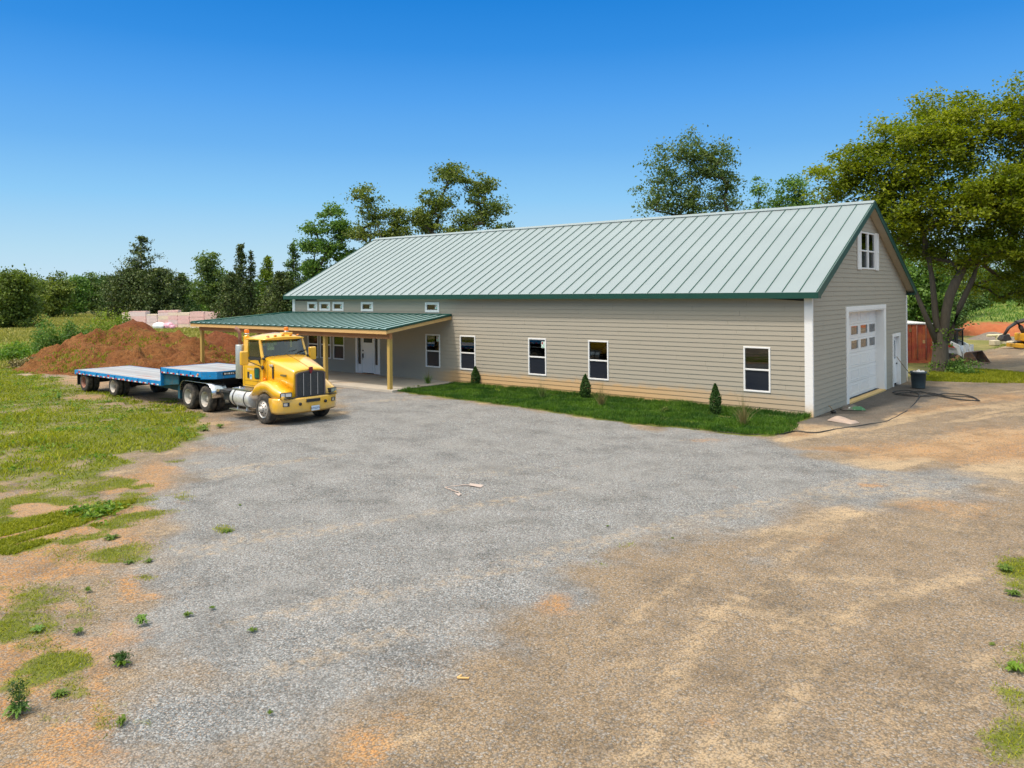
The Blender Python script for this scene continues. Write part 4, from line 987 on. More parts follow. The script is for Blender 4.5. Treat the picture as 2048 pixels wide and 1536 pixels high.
# ---------------------------------------------------------------- blue step-deck trailer (world aligned)
t = NT('trailer_blue'); co = t.co(); n1 = t.noise(6, co, 6, .65)
c = t.mix(t.ramp(n1.outputs[0], [(.35, 0), (.6, 1)]), (.006, .19, .50), (.004, .27, .64)); c = t.mix(t.ramp(n1.outputs[0], [(.62, 0), (.70, .85)]), c, (.02, .12, .17)); c = t.mix(t.ramp(t.noise(14, co, 4).outputs[0], [(.62, 0), (.7, .7)]), c, (.35, .32, .30))
t.L(c, t.bsdf.inputs['Base Color']); t.bsdf.inputs['Roughness'].default_value = .45; M['tblue'] = t.m
M['tblued'] = mat('trailer_blue_underframe', (.006, .085, .13), .6, var=.3, vs=6, dirt=((.09, .08, .065), .4, 5))
t = NT('deck_planks'); co = t.co(); sx = t.N('ShaderNodeSeparateXYZ'); t.L(co, sx.inputs[0])
pid = t.math('FLOOR', t.math('MULTIPLY', sx.outputs[1], 8.5)); wn_ = t.N('ShaderNodeTexWhiteNoise', noise_dimensions='1D'); t.L(pid, wn_.inputs['W'])
g = t.noise(2, t.scale(co, (.5, 12, 12)), 6, .6); c = t.ramp(wn_.outputs[0], [(0, (.20, .23, .27)), (.3, (.32, .26, .22)), (.55, (.28, .31, .35)), (.75, (.22, .21, .21)), (.9, (.40, .43, .46)), (1, (.27, .23, .21))])
c = t.mix(t.ramp(g.outputs[0], [(.35, 0), (.7, .6)]), c, (.38, .39, .41)); pn = t.noise(1.1, t.scale(co, (.5, 2.2, 1)), 5)
c = t.mix(t.ramp(pn.outputs[0], [(.60, 0), (.68, .8)]), c, (.34, .14, .09)); fr = t.math('FRACT', t.math('MULTIPLY', sx.outputs[1], 8.5)); c = t.mix(t.ramp(fr, [(.0, .75), (.05, 0)]), c, (.06, .05, .05))
t.L(c, t.bsdf.inputs['Base Color']); t.bsdf.inputs['Roughness'].default_value = .65; M['deck'] = t.m
TR = empty('step_deck_trailer', (-22.2, -11.27, 0), 0, 'blue step-deck flatbed trailer with weathered plank decks and red-white reflective tape', 'trailer')
hw = 1.28
m = MB(); m.box(-8.35, -.02, -hw+.03, hw-.03, .955, 1.0); m.prism([(.03, -hw+.03), (3.2, -hw+.03), (3.62, -hw+.42), (3.62, hw-.42), (3.2, hw-.03), (.03, hw-.03)], 'z', 1.515, 1.56); m.build('deck', M['deck'], TR)
m = MB()
for s in (-1, 1):
    a, b = sorted((s*(hw-.03), s*hw)); m.box(-8.38, 0, a, b, .82, 1.005); m.box(0, 3.2, a, b, 1.35, 1.565)
m.box(-8.41, -8.381, -hw, hw, .78, 1.003); m.prism([(3.2, -hw), (3.65, -hw+.42), (3.65, hw-.42), (3.2, hw), (3.17, hw-.02), (3.615, hw-.44), (3.615, -hw+.44), (3.17, -hw+.02)], 'z', 1.28, 1.566)
m.box(0, .06, -hw, hw, .82, 1.568); m.build('side_rail', M['tblue'], TR)
m = MB()
for s in (-1, 1):
    m.prism([(-8.3, .95), (-8.3, .74), (-3.6, .72), (-2.2, .62), (.9, .50), (1.25, .62), (1.3, 1.5), (.07, 1.5), (-.02, .95)], 'y', s*.5-.03, s*.5+.03); m.box(1.22, 1.34, s*.52-.06, s*.52+.06, .36, 1.34)
    m.box(1.3, 3.5, s*.5-.04, s*.5+.04, 1.36, 1.51)
for x in (-8.0, -6.2, -5.3, -3.4, -2.6, -1.8, -1.0, -.3): m.box(x-.03, x+.03, -hw+.04, hw-.04, .84, .95)
for x in (.5, 1.1, 1.8, 2.5, 3.1): m.box(x-.03, x+.03, -hw+.04, hw-.04, 1.38, 1.51)
m.prism([(.06, .84), (.06, 1.5), (1.28, 1.5), (1.28, .95)], 'y', -hw+.12, -hw+.16)
m.build('underframe', M['tblued'], TR)
m = MB()
for s in (-1, 1):
    m.box(.95, 1.10, s*.95-.07, s*.95+.07, .34, 1.3)
m.build('landing_gear', M['tblued'], TR)
tp = [M['red'], mat('tape_white', (.72, .72, .70), .4)]
m = MB(); k = 0
for x0, x1, z in ((-8.2, -.1, .825), (.1, 3.1, 1.36)):
    x = x0
    while x < x1-.2:
        if True:
            m.box(x, x+.16, -hw-.004, -hw-.0005, z, z+.05, k % 2)
            m.box(x, x+.16, hw+.0005, hw+.004, z, z+.05, k % 2)
        k += 1; x += .30 if k % 3 else .16
m.box(-8.0, -7.8, -hw-.005, -hw-.0005, .89, .97, 0); m.box(-4.9, -4.68, -hw-.005, -hw-.0005, .88, .97, 0)
m.build('reflective_tape', tp, TR)
m = MB(); m.lathe([(0, 0), (.05, 0), (.04, -.03), (0, -.035)], 'y', (3.0, -hw-.0, 1.45), 10); m.lathe([(0, 0), (.05, 0), (.04, -.03), (0, -.035)], 'y', (-3.3, -hw+.0, .86), 10); m.build('marker_light', M['orange'], TR)
m = MB()
for x, z in ((-7.3, .98), (-6, .98), (-4.2, .98), (-3, .98), (-2, .98), (-1, .98), (.6, 1.54), (1.5, 1.54), (2.4, 1.54)): m.box(x-.05, x+.05, -hw-.035, -hw-.0006, z-.10, z)
m.build('stake_pockets', M['tblue'], TR)
rt = Matrix.Rotation(R(43), 3, 'Z')
bd = MB(); bd.box(3.628, 3.656, -.62, .05, 1.40, 1.52); hb = bd.build('headboard_plate', M['dark'], TR)
m = MB(); x = -.56
for w in (.07, .04, .08, .05, .07): m.box(3.657, 3.661, x, x+w, 1.43, 1.49); x += w+.03
m.build('plate_marks', M['vinyl'], hb)
m = MB(); m.lathe([(.06, 0), (.09, 0), (.09, .03), (.06, .03)], 'x', (3.655, .15, 1.42), 16, caps=False); m.blob((3.66, .15, 1.42), (.03, .035, .035), 3, 8, 5, .1); m.build('gladhand', M['steel'], TR)
m = MB()
for x in (-7.60, -4.53):
    m.tube([(x, -1.1, .46), (x, 1.1, .46)], .07, 8)
    for s in (-1, 1): m.box(x-.45, x+.45, s*.52-.05, s*.52+.05, .5, .62); m.box(x-.08, x+.08, s*.52-.06, s*.52+.06, .44, .8)
m.build('axle', M['frame'], TR)
for s in (-1, 1):
    for x, rm in ((-7.60, 'rustrim'), (-4.53, 'oldwhite')):
        wheel_mesh(TR, 'wheel', (x, s*1.08, .465), s, .465, .25, 'deep', rm if s < 0 else 'oldwhite'); wheel_mesh(TR, 'inner_wheel', (x, s*.77, .465), -s, .465, .25, 'deep', 'frame')
    m = MB(); a, b = sorted((s*.62, s*1.22)); m.box(-8.28, -8.26, a, b, .28, .80); m.build('mud_flap', M['black'], TR)
m = MB(); 
for s in (-1, 1): m.box(-8.44, -8.411, s*.95-.2, s*.95+.2, .66, .78)
m.box(-8.3, -8.2, -1.0, 1.0, .45, .55); m.build('tail_light_panel', M['tblue'], TR)
# ---------------------------------------------------------------- foliage
def leafmat(name, a, b, trans=.35, rough=.55):
    t = NT(name); vc = t.N('ShaderNodeVertexColor', layer_name='tint'); s = t.N('ShaderNodeSeparateColor'); t.L(vc.outputs[0], s.inputs[0])
    c = t.mix(s.outputs[0], a, b); c = t.mix(s.outputs[1], c, tuple(x*.55 for x in a))
    t.L(c, t.bsdf.inputs['Base Color']); t.bsdf.inputs['Roughness'].default_value = rough; t.bsdf.inputs['Specular IOR Level'].default_value = .3
    tr = t.N('ShaderNodeBsdfTranslucent'); t.L(t.mix(1.0, c, (1.15, 1.25, .55), 'MULTIPLY'), tr.inputs[0])
    mx = t.N('ShaderNodeMixShader', i_Fac=trans); t.L(t.bsdf.outputs[0], mx.inputs[1]); t.L(tr.outputs[0], mx.inputs[2]); t.L(mx.outputs[0], t.out.inputs[0])
    return t.m
LM = dict(
    maple=leafmat('leaf_yellow_green', (.12, .175, .010), (.34, .37, .018), .45),
    mid=leafmat('leaf_mid_green', (0.084, 0.188, 0.037), (0.205, 0.330, 0.065)),
    dull=leafmat('leaf_grey_green', (0.081, 0.144, 0.045), (0.203, 0.270, 0.081)),
    oak=leafmat('leaf_oak', (0.101, 0.154, 0.030), (0.257, 0.308, 0.068)),
    cedar=leafmat('leaf_cedar', (0.060, 0.099, 0.031), (0.158, 0.196, 0.055), .15),
    cedarg=leafmat('leaf_cedar_green', (0.049, 0.114, 0.031), (0.155, 0.254, 0.055), .15),
    olive=leafmat('leaf_olive', (0.101, 0.150, 0.034), (0.203, 0.275, 0.051)),
    lime=leafmat('leaf_lime', (0.135, 0.216, 0.020), (0.297, 0.378, 0.041)),
    weed=leafmat('leaf_weed', (0.081, 0.203, 0.024), (0.270, 0.378, 0.041)),
    weedlow=leafmat('leaf_weed_low', (.05, .12, .015), (.17, .24, .03)),
    arb=leafmat('leaf_arborvitae', (0.030, 0.081, 0.016), (0.068, 0.142, 0.024), .15),
    straw=leafmat('leaf_straw', (.28, .22, .10), (.16, .17, .06), .2),
    lawn=leafmat('grass_lawn', (.028, .095, .008), (.11, .22, .018), .4),
    meadow=leafmat('grass_meadow', (.14, .185, .010), (.42, .41, .022), .4),
    field=leafmat('grass_field', (.20, .23, .035), (.46, .40, .12), .3))
M['bark'] = mat('bark', (.085, .068, .05), .9, var=.35, vs=4, bump=.6, bs=14, stretch=(3, 3, .7))
M['barkg'] = mat('bark_grey', (.085, .07, .052), .9, var=.3, vs=4, bump=.5, bs=14, stretch=(3, 3, .7))

def leaf_cards(name, P, size, m, parent, rng, tint, upb=.4, aspect=.6, droop=None, fold=.25):
    n = len(P)
    nrm = rng.normal(size=(n, 3)); nrm[:, 2] += upb*2; nrm /= np.linalg.norm(nrm, axis=1)[:, None]
    a = rng.normal(size=(n, 3)); 
    if droop is not None: a = droop+a*.5
    a -= nrm*(a*nrm).sum(1)[:, None]; a /= np.linalg.norm(a, axis=1)[:, None]+1e-9
    b = np.cross(nrm, a); sz = size*rng.uniform(.6, 1.35, n)[:, None]
    v0 = P-a*sz*.5; v2 = P+a*sz*.5; v1 = P+b*sz*aspect*.5+nrm*sz*fold*.5; v3 = P-b*sz*aspect*.5+nrm*sz*fold*.5
    V = np.stack([v0, v1, v2, v3], 1).reshape(-1, 3); F = np.arange(4*n).reshape(n, 4)
    T = np.repeat(np.stack([tint, rng.random(n)**3, np.zeros(n)], 1), 4, 0)
    return np_mesh(name, V, F, m, parent, cols=dict(tint=T))

def grow(attr, trunk, r0, rng, up=.35):
    """connect every attractor to the nearest fitting node; radii by the pipe model"""
    nodes = [np.array(p, float) for p in trunk]; par = [-1]+list(range(len(trunk)-1)); isT = len(trunk)
    A = attr[np.argsort(np.linalg.norm(attr-nodes[-1]*[1, 1, .6], axis=1))]
    ends = []
    for p in A:
        N = np.array(nodes); d = p-N; dist = np.linalg.norm(d, axis=1)
        pen = np.maximum(0, up*np.linalg.norm(d[:, :2], axis=1)-d[:, 2])*1.2
        j = int(np.argmin(dist+pen)); L = dist[j]; k = max(1, int(L/.7)); prev = j; q0 = nodes[j]
        off = rng.normal(size=3)*L*.07
        for i in range(1, k+1):
            f = i/k; q = q0+(p-q0)*f+off*math.sin(math.pi*f); q[2] += L*.10*math.sin(math.pi*f)
            nodes.append(q); par.append(prev); prev = len(nodes)-1
        ends.append(prev)
    cnt = np.zeros(len(nodes))
    for e in ends:
        while e >= 0: cnt[e] += 1; e = par[e]
    rad = r0*(cnt/max(1, cnt[0]))**.62; rad = np.maximum(rad, .012)
    for i in range(isT): rad[i] = max(rad[i], r0*(1-.5*i/isT)) if cnt[i] > 0 else rad[i]
    return nodes, par, rad, ends
def limbs(name, nodes, par, rad, m, parent, minr=.0, sides=6, ivy=None):
    V = []; F = []
    N = np.array(nodes)
    for i, p in enumerate(par):
        if p < 0 or rad[i] < minr: continue
        a, b = N[p], N[i]; d = b-a; L = np.linalg.norm(d)
        if L < 1e-4: continue
        d = d/L; u = np.cross(d, [0, 0, 1] if abs(d[2]) < .9 else [1, 0, 0]); u /= np.linalg.norm(u); w = np.cross(d, u)
        k = sides+4 if rad[i] > .15 else (sides if rad[i] > .04 else 4); ra = min(rad[p], rad[i]*1.6); rb = rad[i]; base = len(V)
        for (c, r) in ((a-d*r_(ra), ra), (b+d*rb*.2, rb)):
            for q in range(k):
                th = 2*math.pi*q/k; V.append(c+(u*math.cos(th)+w*math.sin(th))*r)
        for q in range(k):
            z = (q+1) % k; F.append((base+q, base+z, base+k+z, base+k+q))
    return np_mesh(name, np.array(V), np.array(F), m, parent, smooth=True)
def r_(x): return x*.2
TREES = {}
def broadleaf(name, label, X_, Y_, blobs, nat, lsz, nleaf, lm, r0, trunk, seed, bark='bark', group=None, cr=.55, cat='tree', shell=.5, minr=.012, upb=.4, sparse=0):
    """blobs: (cx, cy, cz, rx, ry, rz) crown lobes in metres from the foot"""
    rng = np.random.default_rng(seed); B = np.array(blobs, float); vol = B[:, 3]*B[:, 4]*B[:, 5]; pick = rng.choice(len(B), nat, p=vol**.8/np.sum(vol**.8))
    d = rng.normal(size=(nat, 3)); d /= np.linalg.norm(d, axis=1)[:, None]; rr = rng.uniform(0, 1, nat)**shell
    A = B[pick, :3]+d*B[pick, 3:]*rr[:, None]*rng.uniform(.8, 1.12, (nat, 1))
    A = A[A[:, 2] > B[:, 2].min()-B[:, 5].max()*1.0]
    nodes, par, rad, ends = grow(A, trunk, r0, rng)
    t = empty(name, (X_, Y_, -.05), 0, label, cat, group)
    limbs('trunk', nodes, par, rad, M[bark], t, minr)
    N = np.array(nodes); E = N[ends]
    per = max(3, int(nleaf/len(E))); c = np.repeat(E, per, 0); cl = rng.uniform(.55, 1.3, len(E)); cl = np.repeat(cl, per)[:, None]
    P = c+rng.normal(size=c.shape)*[cr, cr, cr*.55]*cl
    ct = np.repeat(np.clip(rng.normal(.45, .25, len(E)), 0, 1), per); tint = np.clip(ct+rng.normal(0, .18, len(P)), 0, 1)
    leaf_cards('crown', P, lsz, LM[lm], t, rng, tint, upb)
    return t
def conifer(name, label, X_, Y_, h, rw, lm, seed, lsz=.28, nb=110, per=26, z0=.08, shape=1.0, gaps=.0, group=None, cat='tree', bark='bark', irregular=.25, upturn=.25):
    rng = np.random.default_rng(seed); t = empty(name, (X_, Y_, -.05), 0, label, cat, group)
    nodes = [np.array([0, 0, h*i/12.]) + np.array([rng.normal(0, .01*h), rng.normal(0, .01*h), 0])*(i > 0) for i in range(13)]; par = [-1]+list(range(12)); rad = [h*.022*(1-i/13.)+.02 for i in range(13)]
    P = []; T = []
    for k in range(nb):
        f = z0+(1-z0)*(rng.random()**.85)*.99; zz = h*f; L = rw*((1-f)**shape)*rng.uniform(1-irregular*1.4, 1+irregular)+.15
        if rng.random() < gaps and f > .25: L *= .35
        th = rng.uniform(0, 2*math.pi); dr = np.array([math.cos(th), math.sin(th), rng.uniform(-.15, .2)+upturn*f])
        j = min(12, int(f*12)); b = nodes[j]+(nodes[min(12, j+1)]-nodes[j])*(f*12-j); nodes.append(b); par.append(j); rad.append(.03); q = len(nodes)-1
        for s in range(1, 4):
            nodes.append(b+dr*L*s/3+np.array([0, 0, -.06*L*(s/3.)**2])); par.append(q); rad.append(.035*(1-s/4)); q = len(nodes)-1
        m = int(per*(L/rw+.35)); s = rng.uniform(.2, 1.03, m)**.7; c = b+dr*L*s[:, None]
        w = .10*L+.14; P.append(c+rng.normal(size=(m, 3))*[w, w, w*.7]); T.append(np.clip(rng.normal(.4, .25)+rng.normal(0, .2, m), 0, 1))
    limbs('trunk', nodes, par, np.array(rad), M[bark], t, 0)
    P = np.concatenate(P); T = np.concatenate(T); leaf_cards('crown', P, lsz, LM[lm], t, rng, T, .3, .5)
    return t
def bush(name, label, X_, Y_, rx, ry, h, lm, seed, n=2500, lsz=.16, group=None, cat='shrub', z=0):
    rng = np.random.default_rng(seed); t = empty(name, (X_, Y_, z-.03), 0, label, cat, group)
    A = rng.normal(size=(max(12, n//70), 3)); A /= np.linalg.norm(A, axis=1)[:, None]; A[:, 2] = abs(A[:, 2]); A = A*rng.uniform(.35, 1.05, (len(A), 1))*[rx, ry, h]
    nodes, par, rad, ends = grow(A, [(0, 0, 0), (0, 0, h*.15)], .03+.01*h, rng, 0)
    limbs('stem', nodes, par, rad*.5, M['bark'], t, 0)
    E = np.array(nodes)[ends]; per = max(3, n//len(E)); c = np.repeat(E, per, 0); P = c+rng.normal(size=c.shape)*[rx*.16, ry*.16, h*.13]; P[:, 2] = np.abs(P[:, 2])
    tint = np.clip(np.repeat(rng.normal(.45, .28, len(E)), per)+rng.normal(0, .15, len(P)), 0, 1)
    leaf_cards('leaves', P, lsz, LM[lm], t, rng, tint, .5); return t

def px_tree(u, dep): return at(u, dep)
def zat(V, dep): return CAM[2]-(V-V0+ROLL*0)*dep/FPX
# --- big yellow-green tree right of the gable, forked trunk
bx, by = gp(1880, 744)
fx, fy = -math.sin(YAW), math.cos(YAW); rx_, ry_ = math.cos(YAW), math.sin(YAW)     # forward / right on the ground
def FR(r, f, z): return (rx_*r+fx*f, ry_*r+fy*f, z)
tr = [FR(0, 0, 0), FR(.02, 0, .7), FR(.08, 0, 1.5), FR(.25, 0, 2.4)]
def lobe(r, f, z, a, b, c): p = FR(r, f, z); return (p[0], p[1], p[2], a, b, c)
big = broadleaf('maple_tree', 'large yellow-green tree with forked trunk beside the gable end', bx, by,
    [lobe(-4.3, 1, 10.5, 2.2, 2.4, 1.9), lobe(-1.7, 0, 12.1, 2.7, 2.8, 2.0), lobe(1.6, 1, 13.2, 2.8, 3, 2.4), lobe(5.2, 0, 13.2, 3.0, 3, 2.7), lobe(-2.6, 0, 8.6, 2.6, 2.6, 1.5), lobe(1.0, -1, 9.4, 3.4, 3.2, 2.2), lobe(4.4, 0, 9.4, 3.2, 3.2, 2.6),
     lobe(7.5, 1, 10, 3.0, 3, 3), lobe(1.6, 0, 6.6, 2.8, 2.8, 1.3), lobe(5.6, -.5, 6.4, 3.0, 3, 1.4), lobe(-.2, 1.5, 6.9, 1.5, 1.6, 1.0), lobe(8.6, 0, 6.8, 2.4, 2.4, 2), lobe(7.6, 1.5, 4.6, 2.4, 2, 1.2), lobe(4.6, 2.5, 4.8, 1.8, 1.8, 1.0)],
    830, .19, 130000, 'maple', .24, tr, 11, 'barkg', shell=.45, cr=.42, upb=.8)
# second and third stems of the fork
sn = MB(); sn.tube([FR(.15, 0, .9), FR(.5, -.1, 2.0), FR(1.0, -.2, 3.6), FR(1.7, -.3, 5.2), FR(2.4, -.3, 7.6), FR(2.9, 0, 9.5)], [.22, .19, .16, .12, .08, .03], 10)
sn.tube([FR(.1, 0, 1.4), FR(-.10, .2, 3.0), FR(-.15, .4, 5.0), FR(-.5, .4, 7.2), FR(-1.0, .4, 9.5)], [.21, .17, .14, .09, .03], 10); sn.tube([FR(-.15, 0, 1.6), FR(-.8, .3, 3.6), FR(-1.5, .6, 5.6), FR(-2.6, .8, 7.8), FR(-4.2, 1, 9.6)], [.17, .13, .09, .06, .02], 10)
sn.tube([FR(0, 0, -.05), FR(0, 0, .25), FR(.02, 0, .8), FR(.05, 0, 1.4), FR(.08, .05, 2.0), FR(.1, .1, 2.5)], [.58, .47, .41, .37, .30, .14], 14)
sn.build('trunk_fork', M['barkg'], big)
rng = np.random.default_rng(4); n = 900; th = rng.uniform(0, 6.28, n); zz = rng.uniform(.1, 2.4, n)**1.0; rr_ = .5-zz*.04+rng.normal(0, .06, n); q = np.stack([np.cos(th)*rr_+.25*rx_*(zz/2.4), np.sin(th)*rr_+.25*ry_*(zz/2.4), zz], 1); q = q[(vnoise(th*2, zz*2, 5) > .45)]
leaf_cards('ivy', q, .13, LM['weed'], big, rng, rng.random(len(q)), .1)
bush('undergrowth_bush', 'low green bush at the foot of the forked tree', bx+.9, by-.1, 1.3, .8, .75, 'mid', 71, 2200, .12)
# --- trees behind the building
def T(u, dep): return at(u, dep)
x_, y_ = T(1383, 76)
def LB(L): return [lobe(*q) for q in L]
broadleaf('tall_tree', 'tall feathery green tree rising behind the middle of the main roof', x_, y_, LB([(0, 0, 17.8, 2.0, 2, 3.0), (-2.3, 0, 16.4, 2, 2, 2.8), (2.4, 0, 17, 2.0, 2, 2.8), (-3.5, 0, 13.3, 2.0, 2, 2.2), (3.3, 0, 13.5, 2.1, 2, 2.4), (0, 0, 13, 2.8, 2.6, 2.6), (0, 0, 9.6, 4.2, 4, 1.6)]), 360, .26, 18500, 'dull', .32, [(0, 0, 0), (0, 0, 4), (.1, 0, 8), (0, .1, 11)], 21, shell=.5, cr=.5, minr=.02)
x_, y_ = T(1524, 74); broadleaf('small_tree', 'small thin-topped tree behind the roof, right of the tall feathery tree', x_, y_, LB([(0, 0, 13.6, 1.0, 1, 1.8), (-.6, 0, 11.5, 1.5, 1.5, 1.5), (.8, 0, 11.0, 1.6, 1.5, 1.3), (0, 0, 8.6, 2.2, 2, 1.5)]), 90, .24, 5600, 'mid', .2, [(0, 0, 0), (0, 0, 4), (0, 0, 8)], 22, cr=.42, minr=.02)
x_, y_ = T(1590, 74); broadleaf('small_tree', 'small dark tree above the roof ridge next to the big yellow-green tree', x_, y_, LB([(0, 0, 14.6, 1.2, 1.2, 1.6), (-.9, 0, 12.6, 1.5, 1.5, 1.4), (1.0, 0, 12.4, 1.6, 1.5, 1.5), (0, 0, 9.6, 2.4, 2, 1.9)]), 110, .24, 7500, 'mid', .22, [(0, 0, 0), (0, 0, 4), (0, 0, 9)], 23, cr=.42, minr=.02)
x_, y_ = T(905, 82); broadleaf('oak_tree', 'broad old oak with gappy crown rising behind the left half of the roof', x_, y_, LB([(.0, 0, 16.9, 2.2, 2, 1.8), (2.6, 0, 15.4, 2.3, 2, 1.7), (-1.5, 0, 14.0, 1.9, 2, 1.6), (4.5, 0, 13.5, 1.5, 2, 1.2), (5.0, 0, 11.2, 1.4, 1.6, .8), (1.8, 0, 12.1, 2.8, 2.5, 1.3), (-3.2, 0, 12.0, 2.6, 2.2, 1.3), (-.4, 0, 10.2, 4.8, 3, 1.5)]), 270, .27, 18000, 'oak', .42, [(0, 0, 0), (0, 0, 4), (.2, 0, 8), (.3, 0, 10.5)], 24, 'barkg', cr=.42, shell=.6, minr=.02)
x_, y_ = T(775, 82); broadleaf('oak_tree', 'half-bare oak with bare twigs between the broad oak and the round-leaved tree', x_, y_, LB([(-2.0, 0, 14.5, 1.6, 1.6, 1.6), (-1.2, 0, 12.6, 1.8, 1.6, 1.3), (1.0, 0, 12.4, 1.6, 1.6, 1.1), (-2.4, 0, 10.9, 1.9, 1.7, 1.2), (.6, 0, 10.6, 2.6, 2, 1.5), (0, 0, 9.0, 4.0, 3, 1.3)]), 210, .26, 11500, 'oak', .34, [(0, 0, 0), (0, 0, 4), (-.2, 0, 8)], 25, 'barkg', cr=.42, minr=.02)
x_, y_ = T(655, 84); broadleaf('round_leaved_tree', 'loose green tree with clumped leaves just left of the roof end', x_, y_, LB([(.3, 0, 13.0, 1.6, 1.6, 1.2), (-1.2, 0, 11.6, 1.6, 1.6, 1.0), (1.6, 0, 11.3, 1.6, 1.6, 1.1), (-2.0, 0, 9.6, 1.4, 1.4, .8), (0, 0, 9.3, 2.2, 2, 1.2), (2.3, 0, 8.6, 1.8, 2, 1.2), (-1.5, 0, 7.3, 1.9, 2, 1.0), (.8, 0, 6, 3, 2.2, 1.5)]), 210, .28, 13500, 'mid', .3, [(0, 0, 0), (0, 0, 3), (.1, 0, 6.5)], 26, cr=.38, minr=.02)
def con(u, vtop, dep, rw, lm, seed, label, **k):
    x_, y_ = T(u, dep); h = zat(vtop-ROLL*(1024-u)*-1*0+9*0, dep)-0+0; h = CAM[2]-(vtop-(V0+(u-1024)*ROLL))*dep/FPX
    return conifer('cedar_tree', label, x_, y_, h, rw, lm, seed, **k)
def bl(u, vtop, dep, wpx, lm, seed, label, name='broadleaf_tree', zb=.25, nat=100, nl=6500, lsz=.42, bark='bark', r0=.22, group=None, cr=.6):
    x_, y_ = T(u, dep); h = CAM[2]-(vtop-(V0+(u-1024)*ROLL))*dep/FPX; w = wpx*dep/FPX; rs = np.random.default_rng(seed)
    L = []
    for k in range(7):
        f = rs.uniform(zb+.12, .86); ww = w*(.55+.45*math.sin(math.pi*min(1, (f-zb)/(1-zb)+.15)))
        L.append((rs.uniform(-.5, .5)*w, rs.uniform(-.3, .3)*w, h*f, w*rs.uniform(.35, .55), w*.45, h*(1-zb)*rs.uniform(.16, .24)))
    L.append((rs.uniform(-.2, .2)*w, 0, h*.84, w*.4, w*.4, h*.16)); L.append((0, 0, h*.5, w*.8, w*.7, h*.25)); L.append((0, 0, h*(zb+.15), w*.85, w*.7, h*.16))
    return broadleaf(name, label, x_, y_, LB(L), nat, lsz, nl, lm, r0, [(0, 0, 0), (0, 0, h*.25), (0, 0, h*.5)], seed, bark, group, cr, minr=.03)
TG = 'trees of the far tree line'
con(588, 487, 92, 2.7, 'cedarg', 31, 'dark green cedar against the left end of the roof', z0=.05, nb=170, per=34, lsz=.3)
con(618, 520, 88, 2.4, 'cedarg', 131, 'short bushy cedar tucked behind the roof corner', z0=.03, nb=150, per=34, lsz=.3)
con(536, 511, 98, 2.4, 'lime', 32, 'yellowish cedar between the spired cedar and the dark green cedar', z0=.05, nb=150, per=34, lsz=.32)
con(483, 487, 96, 2.6, 'cedar', 33, 'dark spired cedar right of the leggy pale tree', z0=.04, shape=1.25, nb=190, per=34, lsz=.3)
con(502, 500, 97, 1.5, 'cedar', 34, 'thin second spire close beside the spired cedar', z0=.04, shape=1.2, nb=90, per=26, lsz=.28)
con(462, 545, 92, 2.4, 'cedar', 134, 'low dark cedar in front of the spired cedar', z0=.02, shape=.7, nb=140, per=34, lsz=.3)
con(560, 545, 90, 3.0, 'cedar', 135, 'squat brownish cedar below the yellowish cedar', z0=.02, shape=.6, nb=170, per=34, lsz=.3)
bl(424, 489, 130, 44, 'dull', 35, 'leggy pale tree with bare lower trunk left of the spired cedars', 'leggy_tree', .18, 130, 8500, .42)
con(363, 547, 150, 3.2, 'cedarg', 36, 'rounded dark cedar right of the tall gappy cedar', z0=.03, shape=.7, nb=150, per=32, lsz=.42)
con(283, 473, 150, 6.4, 'cedar', 37, 'tall gappy cedar standing above the pink foam stacks', z0=.28, shape=.62, nb=105, per=52, lsz=.46, gaps=.3, irregular=.45)
con(262, 540, 148, 6.0, 'cedar', 38, 'wide dark cedar mass left below the tall gappy cedar', z0=.02, shape=.42, nb=230, per=44, lsz=.46)
con(318, 540, 147, 6.2, 'cedar', 39, 'wide dark cedar mass right below the tall gappy cedar', z0=.02, shape=.42, nb=230, per=44, lsz=.46)
bl(22, 542, 112, 66, 'olive', 41, 'large dark olive tree nearest the left edge of the field', 'olive_tree', .02, 170, 15000, .38, cr=.7)
bl(106, 549, 165, 46, 'oak', 42, 'sunlit yellow-green tree right of the dark olive tree', zb=.02, nat=130, nl=9500, lsz=.5, cr=.8)
FT = [(152, 552, 190, 28, 'mid', 'teal-green tree just right of the sunlit yellow-green tree'), (188, 549, 200, 30, 'dull', 'pale tree in the middle of the far tree line'), (220, 553, 195, 22, 'cedarg', 'narrow dark tree left of the wide cedar mass'),
      (72, 548, 200, 30, 'dull', 'dull tree behind the sunlit yellow-green tree'), (130, 560, 215, 30, 'cedarg', 'dark low tree behind the teal-green tree'), (170, 562, 210, 30, 'cedarg', 'dark low tree behind the pale middle tree'), (205, 566, 215, 26, 'mid', 'low green tree behind the narrow dark tree'), (345, 552, 190, 26, 'mid', 'green tree behind the rounded dark cedar'),
      (385, 556, 185, 34, 'cedarg', 'dark tree behind the leggy pale tree'), (440, 540, 170, 34, 'mid', 'green tree filling the gap behind the spired cedars'), (-30, 545, 150, 60, 'olive', 'olive tree partly outside the left edge'),
      (-120, 548, 150, 60, 'mid', 'green tree outside the left edge')]
for i, (u, v, d, w, lm, lb) in enumerate(FT): bl(u, v, d, w, lm, 50+i, lb, 'tree_line_tree', .02, 90, 5200, .55, group=TG, cr=.85)
for i, (u, v, d) in enumerate([(20, 590, 235), (90, 588, 235), (160, 590, 235), (230, 588, 235), (300, 588, 235), (370, 588, 225), (440, 586, 215), (510, 584, 210), (580, 582, 200)]):
    bl(u, v-22, d, 46, 'cedarg' if i % 2 else 'mid', 80+i, 'low dense tree in the back row of the far tree line, %s from the left' % ['first', 'second', 'third', 'fourth', 'fifth', 'sixth', 'seventh', 'eighth', 'ninth'][i], 'tree_line_tree', .0, 60, 3800, .8, group=TG+' back row', cr=1.1)
